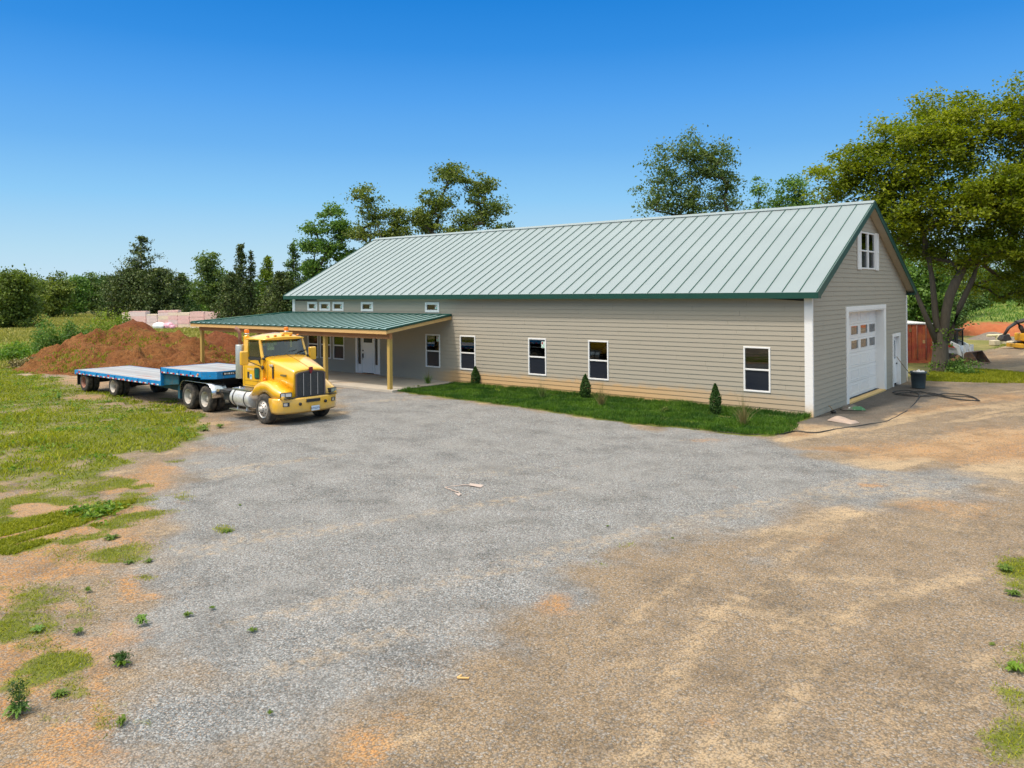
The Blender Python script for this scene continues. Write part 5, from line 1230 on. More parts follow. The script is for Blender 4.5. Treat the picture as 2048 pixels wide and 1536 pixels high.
# --- trees on the right behind the container and the loader
RT = [(1838, 520, 58, 60, 'mid', 'grey-green tree directly behind the gable end'), (1900, 500, 84, 64, 'dull', 'dull green tree seen between the forked trunks'), (1965, 470, 96, 64, 'mid', 'dense green tree above the red soil bank'), (2040, 420, 98, 80, 'olive', 'tall olive tree at the right edge above the bank'),
      (2110, 430, 95, 80, 'mid', 'green tree just outside the right edge'), (1870, 560, 74, 60, 'cedarg', 'dark tree low behind the container'), (1930, 560, 92, 50, 'cedarg', 'dark tree in the shade behind the loader'), (1995, 560, 104, 60, 'cedarg', 'dark tree at the top of the grassy slope'), (1800, 470, 70, 60, 'mid', 'green tree peeking over the right eave')]
for i, (u, v, d, w, lm, lb) in enumerate(RT): bl(u, v, d, w, lm, 100+i, lb, 'woodland_tree', .02, 130, 11000, .26, group='woodland trees on the right', cr=.5)
# trees behind the camera, mirrored in the window panes
for i, (X_, Y_) in enumerate([(-34, -62), (-20, -66), (-6, -68), (8, -66)]):
    broadleaf('roadside_tree', 'roadside tree behind the viewpoint, %s' % ['leftmost', 'second from the left', 'second from the right', 'rightmost'][i], X_, Y_, [(0, 0, 8, 4.5, 4.5, 5)], 60, .6, 3000, 'mid', .3, [(0, 0, 0), (0, 0, 4)], 130+i, cr=1.0, minr=.04)
# ---------------------------------------------------------------- earth mounds, bank, gravel heap
def mound(name, label, cat, cx, cy, hx, hy, peaks, m, step=.22, rough=.25, seed=0, kind=None):
    gx = np.arange(cx-hx, cx+hx, step); gy = np.arange(cy-hy, cy+hy, step); X, Y = np.meshgrid(gx, gy, indexing='ij'); x, y = X.ravel(), Y.ravel()
    z = np.zeros(len(x))
    for (px, py, sx, sy, h) in peaks: z = np.maximum(z, h*np.exp(-(((x-px)/sx)**2+((y-py)/sy)**2)))
    z0 = z.copy()
    z = z+(fbm(x*.6, y*.6, seed, 5)-.5)*rough*2.2*np.clip(z0*1.5, 0, 1)+(fbm(x*2.3, y*2.3, seed+3, 4)-.5)*rough*1.3*np.clip(z0*2, 0, 1)+np.maximum(0, vnoise(x*2.1, y*2.1, seed+9)-.72)*1.1*np.clip(z0*2, 0, 1)*(rough > .2)
    z -= .26
    nx, ny = len(gx), len(gy); idx = np.arange(nx*ny).reshape(nx, ny)
    F = np.stack([idx[:-1, :-1].ravel(), idx[1:, :-1].ravel(), idx[1:, 1:].ravel(), idx[:-1, 1:].ravel()], 1)
    F = F[(z[F] > -.1).any(1)]
    o = np_mesh(name, np.stack([x, y, z], 1), F, m, smooth=True); tag(o, label, cat, kind=kind); return o, (x, y, z)
def soil(name, a, b, c2, grassy=0):
    t = NT(name); pos = t.N('ShaderNodeNewGeometry').outputs['Position']
    n1 = t.noise(.55, pos, 6, .65); n2 = t.noise(5, pos, 6, .7); n3 = t.noise(22, pos, 3)
    c = t.mix(t.ramp(n1.outputs[0], [(.35, 0), (.65, 1)]), a, b); c = t.mix(t.ramp(n2.outputs[0], [(.45, 0), (.7, .8)]), c, c2)
    c = t.mix(t.ramp(n3.outputs[0], [(.66, 0), (.74, .7)]), c, (.50, .38, .25))
    if grassy: c = t.mix(t.ramp(t.noise(.9, pos, 6, .7).outputs[0], [(.60-grassy*.1, 0), (.70-grassy*.1, .8)]), c, (.15, .14, .035))
    t.L(c, t.bsdf.inputs['Base Color']); t.bsdf.inputs['Roughness'].default_value = .95; t.bsdf.inputs['Specular IOR Level'].default_value = .2
    t.bump(t.math('ADD', n2.outputs[0], t.math('MULTIPLY', n3.outputs[0], .35)), 1.0, .30); return t.m
SO = soil('turned_red_soil', (.24, .085, .03), (.33, .15, .05), (.12, .045, .018), .35); SD = soil('dark_red_soil', (.25, .075, .03), (.24, .09, .035), (.12, .04, .02))
def MP(u, v, dep): 
    x, y = at(u, dep); return x, y, CAM[2]-(v-(V0+(u-1024)*ROLL))*dep/FPX
pk = []
for u, v, dep, sx, sy in [(165, 712, 50.5, 1.6, 1.8), (180, 668, 57, 2.8, 3.2), (215, 664, 58, 3.4, 3.4), (255, 655, 59, 3.6, 3.4), (300, 668, 57, 3.4, 3), (345, 676, 55, 3.0, 3), (385, 690, 52, 2.8, 2.6), (190, 690, 50, 4.2, 3.0), (300, 700, 49, 4.6, 3.0), (240, 706, 47.5, 5.0, 2.2), (185, 714, 49, 2.2, 2.0), (370, 712, 48, 3, 2.0)]:
    x_, y_, z_ = MP(u, v, dep); pk.append((x_, y_, sx, sy, z_+.26))
xs = [p[0] for p in pk]; ys = [p[1] for p in pk]
_, dirtpts = mound('dirt_mound', 'long brown and orange mound of dumped soil behind the trailer, weeds growing on it', 'dirt pile', (min(xs)+max(xs))/2, (min(ys)+max(ys))/2, (max(xs)-min(xs))/2+7, (max(ys)-min(ys))/2+7, pk, SO, .15, .62, 5)
x_, y_, z_ = MP(262, 640, 62); mound('dirt_mound', 'smooth red-brown conical top rising behind the long soil mound', 'dirt pile', x_, y_, 7, 7, [(x_, y_, 3.0, 3.0, z_+.1), (x_-1.5, y_-2, 2.2, 2.2, z_*.7), (x_+1.5, y_+2.2, 2.6, 2.2, z_*.65)], SD, .2, .24, 8)
x_, y_, z_ = MP(432, 662, 56); x2, y2, z2 = MP(398, 676, 54); mound('dirt_mound', 'dark red soil mound behind the far porch post', 'dirt pile', x_, y_, 8, 8, [(x_, y_, 2.6, 2.6, z_+.1), (x2, y2, 2.6, 2.2, z2+.05), (x_+1.6, y_+1.8, 2.4, 2.2, z_*.55)], SD, .2, .4, 9)
# red cut bank and grassy slope on the right
t = NT('bank_slope'); pos = t.N('ShaderNodeNewGeometry').outputs['Position']; sp = t.N('ShaderNodeSeparateXYZ'); t.L(pos, sp.inputs[0]); nn = t.noise(1.2, pos, 6, .7); n3 = t.noise(.5, pos, 5)
z = t.math('ADD', sp.outputs[2], t.math('MULTIPLY', t.math('SUBTRACT', nn.outputs[0], .5), .9))
c = t.mix(t.ramp(nn.outputs[0], [(.3, 0), (.7, 1)]), (.30, .075, .025), (.38, .13, .045)); g = t.mix(t.ramp(n3.outputs[0], [(.35, 0), (.65, 1)]), (.09, .14, .02), (.20, .24, .035))
c = t.mix(t.ramp(t.math('DIVIDE', z, 3), [(.34, 0), (.40, 1)]), c, g); t.L(c, t.bsdf.inputs['Base Color']); t.bsdf.inputs['Roughness'].default_value = .95; t.bump(nn.outputs[0], .9, .15)
SLP = t.m
gx = np.arange(-30, 40, .5); gy = np.arange(38, 130, .5); X, Y = np.meshgrid(gx, gy, indexing='ij'); x, y = X.ravel(), Y.ravel()
# along the view direction: distance d and sideways r
dd = -math.sin(YAW)*(x-CAM[0])+math.cos(YAW)*(y-CAM[1]); rr2 = math.cos(YAW)*(x-CAM[0])+math.sin(YAW)*(y-CAM[1]); uu = 1024+FPX*rr2/dd
edge = 73+(fbm(x*.12, y*.12, 66)-.5)*8-sstep(1960, 2048, uu)*2
zz = sstep(0, 2.2, dd-edge)*1.15*sstep(1895, 1945, uu)+np.clip(dd-edge-2, 0, 40)*.08*sstep(1895, 1980, uu)+(fbm(x*.5, y*.5, 12)-.5)*.35*sstep(-1, 2, dd-edge)-.15
idx = np.arange(len(gx)*len(gy)).reshape(len(gx), len(gy)); F = np.stack([idx[:-1, :-1].ravel(), idx[1:, :-1].ravel(), idx[1:, 1:].ravel(), idx[:-1, 1:].ravel()], 1); F = F[(zz[F] > -.12).any(1)]
o = np_mesh('soil_bank', np.stack([x, y, zz], 1), F, SLP, smooth=True); tag(o, kind='structure')
BX, BY_, BZ = x.copy(), y.copy(), zz.copy()
def bank_z(x0, y0): 
    i = int(np.argmin((x-x0)**2+(y-y0)**2)); return float(zz[i])
x_, y_, z_ = MP(1985, 664, 69); GH = soil('gravel_heap', (.26, .22, .18), (.36, .32, .27), (.20, .17, .15)); mound('gravel_heap', 'grey-tan gravel heap in front of the red bank', 'gravel pile', x_, y_, 6, 6, [(x_, y_, 1.7, 1.4, z_+.3), (x_-1.1, y_-.8, 1.5, 1.2, z_*.6), (x_+1.1, y_+.9, 1.5, 1.2, z_*.75)], GH, .2, .05, 14)
# shrubs along the mound and field edge
for (u, v, dep, rx, ry, h, lm, lb) in [(95, 660, 60, 1.5, 1.5, 2.3, 'mid', 'dark green weed bush left of the yellow-topped bushes'), (152, 655, 64, 1.4, 1.4, 2.7, 'mid', 'green weed bush in the middle behind the soil mound'), (205, 650, 66, 2.0, 1.8, 3.1, 'lime', 'large yellow-green bush touching the conical dirt top'), (238, 640, 70, 1.3, 1.3, 2.9, 'lime', 'yellow-green bush beside the leftmost pink stack'),
        (25, 695, 56, 2.8, 1.6, 1.1, 'weed', 'broad low green weed patch at the left edge of the field'), (60, 720, 50, 1.3, 1.2, .6, 'straw', 'dry grey-brown weed clump left of the soil mound'), (60, 640, 112, 2.2, 2, 2.0, 'olive', 'small dark bush at the foot of the dark olive tree')]:
    x_, y_ = at(u, dep); bush('weed_bush', lb, x_, y_, rx, ry, h, lm, int(u*7+v), 4600 if dep < 100 else 900, .17 if dep < 100 else .3)
# ---------------------------------------------------------------- pink foam board stacks
pk1 = mat('foam_pink', (.80, .54, .52), .7, var=.16, vs=3, dirt=((.55, .22, .14), .12, 1.4)); pk2 = mat('foam_pale', (.80, .68, .54), .7, var=.14, vs=3, dirt=((.5, .25, .16), .1, 1.2)); pk3 = mat('foam_lilac', (.76, .62, .62), .7, var=.15, vs=3)
pw = mat('plastic_wrap', (.75, .78, .80), .35, var=.2, vs=3); pkw = mat('pink_wrap', (.70, .36, .46), .4, var=.25, vs=3)
FB = [(248, 262, 625, 0, 'first stack from the left, low and slumped'), (262, 296, 622, 0, 'wide pink stack second from the left'), (297, 318, 628, 1, 'lower cream stack left of the tallest stack'), (319, 340, 621, 1, 'tallest stack, left half, banded in cream'), (340, 358, 620, 2, 'tallest stack, right half, with torn orange end'), (359, 382, 624, 1, 'stack right of the tallest pair'), (383, 412, 623, 0, 'pink topped stack third from the right end'), (413, 438, 624, 0, 'stack at the right end beside the porch roof tip')]
ca, sa_ = math.cos(YAW), math.sin(YAW)
for k, (u0, u1, v, c0, lb) in enumerate(FB):
    dep = 112-k*1.2; xa, ya = at((u0+u1)/2, dep); w = (u1-u0)*dep/FPX*.98; h = CAM[2]-(v-(V0+((u0+u1)/2-1024)*ROLL))*dep/FPX
    st = empty('foam_stack', (xa, ya, 0), YAW+.05*math.sin(k*5), 'foam board stack: '+lb, 'foam stack', 'pink foam board stacks in the field'); z = .12; rnd = random.Random(k); j = 0
    pm = MB(); pm.box(-w/2, w/2, -.6, -.4, 0, .11); pm.box(-w/2, w/2, .4, .6, 0, .11); pm.build('timber_bearer', M['handle'], st)
    while z < h-.1:
        bh = min(rnd.uniform(.38, .62), h-z); m = MB(); zz0 = z
        while zz0 < z+bh-.03:
            e = rnd.uniform(-.05, .05); m.box(-w/2+e, w/2+e, -.65, .65, zz0, min(zz0+.095, z+bh)); zz0 += .1
        m.build('bundle', [pk1, pk2, pk3][(c0+rnd.choice((0, 0, 1, 2))) % 3], st); z += bh+.01; j += 1
x_, y_ = at(318, 104); m = MB(); m.blob((0, 0, .35), (1.0, .7, .55), 3, 12, 7, .25); o = m.build('plastic_sheet', pw, loc=(x_, y_, 0)); tag(o, 'crumpled white plastic sheet in front of the foam stacks', 'plastic sheet')
x_, y_ = at(336, 104); m = MB(); m.blob((0, 0, .4), (1.0, .6, .5), 5, 12, 7, .2); m.blob((.9, .1, .3), (.4, .4, .35), 6, 9, 6, .2); o = m.build('wrapped_bundle', pkw, loc=(x_, y_, 0)); tag(o, 'pink wrapped bundle lying before the foam stacks', 'bundle')
# ---------------------------------------------------------------- container
CM = mat('container_red', (.42, .07, .035), .6, var=.2, vs=2, dirt=((.60, .20, .06), .5, 1.6))
cxx, cyy = gp(1822, 727); ct = empty('shipping_container', (cxx-.05, cyy+.4, 0), YAW-R(8), 'rusty red shipping container end behind the gable corner', 'container')
m = MB(); m.box(-1.15, 1.15, .06, 5.9, .12, 2.35); 
for i in range(34): m.box(1.15, 1.18, .2+i*.17, .28+i*.17, .15, 2.3); m.box(-1.18, -1.15, .2+i*.17, .28+i*.17, .15, 2.3)
m.build('body', CM, ct)
m = MB(); m.box(-1.2, 1.2, -.03, .06, 0, .15); m.box(-1.2, 1.2, 5.9, 6.0, 0, .15)
for x in (-1.2, 1.1): m.box(x, x+.1, -.03, .06, .15, 2.36)
m.build('corner_frame', CM, ct)
for s in (-1, 1):
    m = MB(); a, b = sorted((s*.02, s*1.09)); m.box(a, b, .0, .05, .16, 2.34)
    for q in range(5): m.box(a+.08+q*.2, a+.17+q*.2, -.022, -.0006, .3, 2.2)
    d_ = m.build('door', CM, ct); m = MB()
    for q in (.3, .82): m.tube([(s*q, -.05, .18), (s*q, -.05, 2.3)], .022, 6)
    m.build('lock_rod', M['rustrim'], d_)
m = MB(); rs = random.Random(3)
for q in range(9): a = rs.uniform(-1.0, .8); z_ = rs.choice((.45, 1.2, 1.9)); m.box(a, a+.14, -.026, -.0235, z_, z_+.2)
m.build('patch', mat('paint_patch', (.62, .38, .16), .6, var=.3, vs=6), ct)
m = MB(); m.box(-1.22, 1.22, -.05, 6.02, 2.36, 2.42); m.build('roof', M['white'], ct)
# ---------------------------------------------------------------- tracked loader, nose to the right
lx, ly = gp(1900, 724); ang = math.atan2(gp(1978, 729)[1]-gp(1852, 722)[1], gp(1978, 729)[0]-gp(1852, 722)[0])
LD = empty('track_loader', (lx, ly, 0), ang, 'white compact track loader with red flashes and lowered bucket behind the forked tree', 'loader')
LW = mat('loader_white', (.85, .85, .84), .4, var=.06, dirt=((.35, .25, .16), .12, 4)); LR = mat('loader_red', (.60, .04, .03), .4)
for s in (-1, 1):
    m = MB(); y0, y1 = sorted((s*.50, s*.86)); pr_ = [(-.95, .28), (-.85, .05), (-.6, 0), (.55, 0), (.85, .12), (.98, .35), (.80, .52), (-.3, .66), (-.75, .55)]
    m.prism(pr_, 'y', y0, y1); tk_ = m.build('track', M['tyre'], LD, bevel=.04)
    m = MB()
    for (x, z, r) in ((-.66, .28, .2), (-.2, .17, .13), (.15, .17, .13), (.48, .2, .14), (.72, .36, .15)): m.lathe([(0, -.19), (r, -.19), (r, .19), (0, .19)], 'y', (x, s*.68, z), 14)
    m.build('track_wheel', mat('clay_caked_metal', (.30, .17, .08), .8), tk_)
m = MB(); m.prism([(-1.25, .45), (-1.28, 1.12), (-.75, 1.2), (.70, 1.02), (.92, .62), (.6, .42), (-.8, .4)], 'y', -.5, .5); bd_ = m.build('body', LW, LD, bevel=.03)
m = MB()
for s in (-1, 1):
    a, b = sorted((s*.66, s*.80))
    m.prism([(-1.22, 1.45), (-1.18, 1.98), (-1.0, 2.02), (-.70, 1.80), (.35, 1.32), (.80, 1.10), (.98, .25), (.80, .25), (.62, .92), (-.7, 1.40), (-1.0, 1.35)], 'y', a, b)
    m.prism([(-1.30, .50), (-1.30, 1.30), (-1.05, 1.34), (-.55, .95), (-.85, .55)], 'y', *sorted((s*.5, s*.66)))
m.build('lift_arm', LW, LD, bevel=.02)
m = MB()
for s in (-1, 1):
    a, b = sorted((s*.801, s*.815)); m.prism([(-.15, .98), (-.3, 1.25), (.35, 1.14), (.55, .95)], 'y', a, b)
    a, b = sorted((s*.661, s*.69)); m.prism([(-1.28, .75), (-1.28, 1.15), (-.95, 1.05), (-.85, .88)], 'y', a, b)
m.box(-1.36, -1.30, -.6, .6, .5, 1.3); m.build('red_panel', LR, LD)
m = MB()
for s in (-1, 1):
    for (x0, x1) in ((-.55, -.50), (.10, .32), (.52, .62)): m.hexa([(x0, s*.46-.04, 1.0), (x0+.09, s*.46-.04, 1.0), (x0+.09, s*.46+.04, 1.0), (x0, s*.46+.04, 1.0)], [(x1-.1, s*.46-.04, 1.98), (x1-.01, s*.46-.04, 1.98), (x1-.01, s*.46+.04, 1.98), (x1-.1, s*.46+.04, 1.98)])
m.box(-.66, .62, -.52, .52, 1.97, 2.05); m.box(-.5, .1, -.4, .4, 1.0, 1.25); m.box(-.5, -.35, -.25, .25, 1.2, 1.7); m.build('cab', M['frame'], LD, bevel=.015)
m = MB(); m.box(-.45, .5, -.475, -.47, 1.25, 1.95); m.box(-.45, .5, .47, .475, 1.25, 1.95); m.build('cab_glass', M['glass'], LD)
m = MB()
for s in (-1, 1): m.box(.95, 1.12, s*.55-.09, s*.55+.09, .45, 1.1)
m.box(.95, 1.1, -.7, .7, .3, .6); m.build('quick_hitch', LW, LD)
m = MB(); m.prism([(1.10, .62), (1.06, .05), (1.95, .0), (1.95, .03), (1.16, .10), (1.22, .66), (1.5, .70), (1.5, .74), (1.2, .72)], 'y', -.95, .95); 
for s in (-1, 1): m.prism([(1.08, .05), (1.12, .64), (1.5, .72), (1.95, .02)], 'y', *sorted((s*.93, s*.97)))
m.build('bucket', mat('bucket_worn_steel', (.16, .10, .075), .55, .3, var=.4, vs=4, dirt=((.38, .18, .07), .4, 3)), LD)
# yellow machine at the right edge with dark boom, limestone blocks and cream beams beside it
ex, ey = gp(2066, 697); EX = empty('mini_excavator', (ex, ey, 0), YAW, 'yellow mini excavator with curved black boom at the right edge', 'excavator')
YM = mat('machine_yellow', (.62, .33, .02), .45, var=.15, dirt=((.3, .2, .1), .2, 4))
m = MB(); m.box(-1.0, 1.2, -.9, -.5, 0, .5); m.box(-1.0, 1.2, .5, .9, 0, .5); m.build('track', M['tyre'], EX, bevel=.12)
m = MB(); m.box(-.9, 1.1, -.8, .8, .55, 1.15); m.box(.0, 1.1, -.7, .7, 1.15, 1.6); m.build('body', YM, EX, bevel=.08)
m = MB(); m.box(-1.45, -1.15, -.85, .85, .1, .38); m.box(-1.2, -.6, -.1, .1, .25, .4); m.build('blade', YM, EX, bevel=.02)
m = MB(); m.box(-.1, .6, -.45, .45, 1.6, 2.3); m.build('cab', M['frame'], EX, bevel=.05)
m = MB(); m.tube([(-.6, 0, 1.0), (-.9, 0, 1.6), (-1.2, 0, 1.95), (-.4, 0, 2.15), (.3, 0, 2.1)][::-1][:5], [.13, .16, .18, .17, .14], 8); m.tube([(-1.2, 0, 1.95), (-1.8, 0, 1.55), (-2.15, 0, 1.0)], [.13, .12, .1], 8); m.prism([(-2.3, 1.0), (-1.95, 1.1), (-1.75, .7), (-2.2, .55), (-2.5, .7)], 'y', -.3, .3); m.build('boom', M['frame'], EX)
ST = mat('limestone', (.52, .46, .34), .9, var=.15, vs=3, bump=.4, bs=12); CR = mat('cream_beam', (.66, .60, .38), .6, var=.1)
def thing1(nm, mb, m, u, v, lb, cat, rz=0, z=0, grp=None, bevel=0):
    x_, y_ = gp(u, v); o = mb.build(nm, m, loc=(x_, y_, z), bevel=bevel); o.rotation_euler.z = YAW+rz; return tag(o, lb, cat, grp)
m = MB(); m.box(-.27, .27, -.3, .3, 0, .42); thing1('stone_block', m, ST, 1989, 691, 'squared cream stone block left of the yellow excavator', 'stone block', .1, bevel=.06)
m = MB(); m.box(-.45, .45, -.3, .3, 0, .30); thing1('stone_block', m, ST, 2024, 690, 'flat cream stone block touching the yellow excavator blade', 'stone block', -.1, bevel=.05)
m = MB(); m.box(-.35, .35, -.2, .2, .34, .56, 0, Matrix.Rotation(R(32), 3, 'Y')); m.box(-.1, .4, -.25, .2, 0, .40); thing1('stone_block', m, ST, 2006, 688, 'tilted cream stone slab leaning between the stone blocks', 'stone block', 0, bevel=.03)
m = MB(); m.tube([(-.95, 0, .62), (.9, 0, .66)], .09, 8); m.box(.55, .75, -.1, .1, 0, .6); m.box(-.2, -.05, -.1, .1, 0, .55); thing1('cream_beam', m, CR, 1997, 686, 'cream pole laid across the stone blocks', 'beam')
# ---------------------------------------------------------------- bin, shovel, bags, hose, litter
bx2, by2 = gp(1837, 776); BN = empty('rubbish_bin', (bx2, by2, 0), 0, 'dark blue-grey plastic bin full of rubbish beside the gable corner', 'bin')
m = MB(); m.lathe([(0, .0), (.27, .0), (.28, .03), (.325, .70), (.33, .70)], 'z', (0, 0, 0), 28, caps=False); m.lathe([(.355, .69), (.36, .72), (.355, .76), (.325, .76), (.31, .70), (.25, .02), (0, .015)], 'z', (0, 0, 0), 28, caps=False); m.build('body', M['bluegrey'], BN)
m = MB(); m.tube([(-.36, -.06, .66), (-.42, -.03, .66), (-.42, .06, .66), (-.36, .08, .66)], .015, 6); m.tube([(.36, -.06, .66), (.42, -.03, .66), (.42, .06, .66), (.36, .08, .66)], .015, 6); m.build('handle', M['bluegrey'], BN)
for i, (a, b, c_, r) in enumerate([(.0, .0, .72, .16), (.16, .05, .72, .12), (-.15, -.05, .68, .13), (.05, -.14, .69, .1)]):
    m = MB(); m.blob((a, b, c_), (r, r, r*.7), i+9, 9, 6, .3); m.build('rubbish', M['white'], BN)
SH = empty('shovel', (bx2-.2, by2+.05, 0), 0, 'long-handled shovel standing in the bin and leaning on the gable wall', 'shovel')
m = MB(); m.tube([(.05, -.02, .35), (-.30, -.55, 1.02), (-.52, -.85, 1.45)], .018, 6); m.build('handle', M['handle'], SH)
m = MB(); m.hexa([(.0, -.1, .12), (.12, -.1, .12), (.14, .1, .12), (.02, .1, .12)], [(-.02, -.1, .38), (.04, -.1, .4), (.04, .08, .4), (-.02, .08, .38)]); m.build('blade', M['frame'], SH)
def bag(nm, lb, x, y, rz, lx_, ly_, h, mats, seed):
    rs = np.random.default_rng(seed); m = MB(); nx, ny = 26, 14; top = []; bot = []
    for i in range(nx+1):
        for j in range(ny+1):
            a, b = i/nx*2-1, j/ny*2-1; e = max(0, (1-abs(a)**3.2))**.5*max(0, (1-abs(b)**2.6))**.5
            w = 1-.10*(a*a)*(abs(b)); xx = a*lx_/2; yy = b*ly_/2*w
            z = h*e*(.78+.35*math.sin(2.6*a+1.2*b+seed)*.6+.12*math.sin(7*a-3*b+seed)) + .012
            top.append((xx, yy, max(z, .012))); bot.append((xx*.97, yy*.97, .004))
    N = ny+1; f = [(i*N+j, (i+1)*N+j, (i+1)*N+j+1, i*N+j+1) for i in range(nx) for j in range(ny)]
    m.add(top, f, 0, True); m.add(bot, [q[::-1] for q in f], 0, True)
    o = m.build(nm, mats, loc=(x, y, .0)); o.rotation_euler.z = rz; tag(o, lb, 'bag'); return o
x_, y_ = gp(1686, 844); x2, y2 = gp(1722, 849); bag('soil_bag', 'pale pinkish-tan sack lying on gravel near the corner board', x_, y_, R(-20), .95, .5, .17, mat('sack_tan', (.36, .28, .23), .5, var=.12, vs=6, dirt=((.35, .25, .18), .2, 5)), 3)
t = NT('green_print_bag'); co = t.co(); n_ = t.noise(3.2, co, 3); c = t.mix(t.ramp(n_.outputs[0], [(.5, 0), (.53, 1)]), (.15, .13, .115), (.03, .17, .06)); c = t.mix(t.ramp(t.noise(9, co, 3).outputs[0], [(.62, 0), (.66, 1)]), c, (.6, .6, .55)); t.L(c, t.bsdf.inputs['Base Color']); t.bsdf.inputs['Roughness'].default_value = .4
x_, y_ = gp(1692, 818); bag('soil_bag', 'dark printed green and grey sack under the garage door trim', x_+.25, y_, R(25), .85, .45, .16, t.m, 8)
x_, y_ = gp(1667, 826); CL = MB(); CL.blob((0, 0, .05), (.10, .08, .06), 4, 10, 6, .3); CL.tube([(0, 0, .06), (-.12, .08, .20), (-.20, .12, .24)], [.022, .018, .02], 6, 1); o = CL.build('dark_clump', [M['black'], M['handle']], loc=(x_, y_, 0)); tag(o, 'small dark clump with a brown stick between the two sacks', 'debris')  # dark clump with a stick, not identified further
def path3(pts, z=.018, sub=5, wob=.02, seed=1):
    rs = random.Random(seed); P = [Vector((*gp(u, v), z)) for u, v in pts]; out = []
    for i in range(len(P)-1):
        p0, p1, p2, p3 = P[max(0, i-1)], P[i], P[i+1], P[min(len(P)-1, i+2)]
        for k in range(sub):
            t_ = k/sub; q = .5*((2*p1)+(p2-p0)*t_+(2*p0-5*p1+4*p2-p3)*t_**2+(3*p1-p0-3*p2+p3)*t_**3); q.x += rs.uniform(-wob, wob); q.y += rs.uniform(-wob, wob); out.append(q)
    return out+[P[-1]]
m = MB(); m.tube(path3([(1372, 857), (1395, 860), (1410, 858), (1430, 862), (1450, 866), (1500, 870), (1560, 869), (1590, 863), (1630, 866), (1680, 858), (1740, 849), (1775, 843), (1800, 830), (1815, 822), (1824, 814), (1834, 802), (1838, 796)]), .019, 6)
m.tube(path3([(1838, 796), (1836, 788), (1815, 782), (1786, 785), (1800, 789), (1850, 794), (1885, 789), (1930, 791), (1955, 801), (1920, 801), (1880, 794), (1840, 784), (1815, 786), (1790, 789), (1830, 794), (1870, 790), (1900, 797), (1950, 803), (1958, 802), (1935, 795), (1893, 793), (1860, 787), (1820, 787)], .03), .02, 6)
o = m.build('garden_hose', M['black']); tag(o, 'black hose running from the lawn edge to a loose coil by the garage', 'hose')
m = MB(); m.tube(path3([(890, 976), (905, 973), (930, 971), (950, 970)], .012, 4), .012, 4); m.tube(path3([(890, 976), (905, 981), (918, 986), (922, 990)], .012, 4), .012, 4)
x_, y_ = gp(955, 971); m.add([gp(940, 968)+(.02,), gp(968, 971)+(.015,), gp(962, 976)+(.012,), gp(938, 973)+(.03,)], [(0, 1, 2, 3)]); m.add([gp(908, 986)+(.012,), gp(922, 989)+(.02,), gp(918, 993)+(.012,)], [(0, 1, 2)])
o = m.build('plastic_strap', mat('strap_pink', (.45, .36, .31), .5)); tag(o, 'pale pinkish plastic strap looped on the open gravel', 'strap')
x_, y_ = gp(926, 1358); m = MB(); m.box(-.07, .07, -.012, .012, .005, .02, 0, .6); m.box(-.10, -.03, .0, .02, .005, .015, 0, 1.6); o = m.build('wood_splinter', M['fasciaw'], loc=(x_, y_, 0)); tag(o, 'small orange-tan wood splinter on the gravel in the foreground', 'wood scrap')
# ---------------------------------------------------------------- grass and weeds
def blades(name, P, h, w, lm, rng, label, tint=None, lean=.35, cat='grass', bend=True):
    n = len(P); th = rng.uniform(0, 2*math.pi, n); hh = (h if np.ndim(h) else np.full(n, h))*rng.uniform(.55, 1.3, n)
    a = np.stack([np.cos(th), np.sin(th), np.zeros(n)], 1); ln = rng.normal(size=(n, 2))*lean; 
    tip = np.stack([ln[:, 0]*hh, ln[:, 1]*hh, hh], 1); mid = tip*.5+np.stack([ln[:, 0]*hh*-.12, ln[:, 1]*hh*-.12, hh*.08], 1); ww = (w*rng.uniform(.6, 1.3, n))[:, None]
    V = np.stack([P-a*ww*.5, P+a*ww*.5, P+mid+a*ww*.42, P+mid-a*ww*.42, P+tip], 1).reshape(-1, 3); b = np.arange(n)[:, None]*5
    F = np.concatenate([b+[0, 1, 2], b+[0, 2, 3], b+[3, 2, 4]], 0)
    tt = rng.random(n) if tint is None else np.clip(tint+rng.normal(0, .15, n), 0, 1); T_ = np.repeat(np.stack([tt, rng.random(n)**4, np.zeros(n)], 1), 5, 0)
    o = np_mesh(name, V, F, LM[lm], cols=dict(tint=T_)); return tag(o, label, cat, kind='stuff')
def gz(x, y):
    nr = sstep(60, 35, np.hypot(x+10, y+10)); c = (fbm(x*.25, y*.25, 40)-.5)*.10+(fbm(x*1.3, y*1.3, 41)-.5)*.035
    h_ = sstep(.4, 1.4, sdist(x, y, np.array([(-35.3, -4.4), (-17.3, -4.4), (.3, -.2), (.3, 13.9), (-35.3, 13.9)]))); return c*nr*h_-.012*(1-h_)
rng = np.random.default_rng(77)
def sample(poly, n): 
    lo, hi = poly.min(0), poly.max(0); P = rng.uniform(lo, hi, (n, 2)); return P[sdist(P[:, 0], P[:, 1], poly) < 0]
P = sample(LAWN, 125000); e = sdist(P[:, 0], P[:, 1], LAWN); P = P[(e < .06-.30*fbm(P[:, 0]*3, P[:, 1]*3, 3)) & (fbm(P[:, 0]*1.3, P[:, 1]*1.3, 44)+rng.random(len(P))*.22 > .42)]
z = gz(P[:, 0], P[:, 1])+.05; blades('lawn_grass', np.c_[P, z], .07+.07*sstep(-.9, -.3, P[:, 1])+.11*vnoise(P[:, 0]*1.8, P[:, 1]*1.8, 8)**2, .016, 'lawn', rng, 'dense bright green grass strip planted along the long wall', np.clip(2.2*fbm(P[:, 0]*1.6, P[:, 1]*1.6, 8)-.65, 0, 1), .5)
mp = np.array([(-62, -26), (-8, -26), (-8, -6), (-62, -2)]); P = np.concatenate([sample(MEADOW, 330000), sample(STRIP, 60000)]); P = P[P[:, 0] > -62]
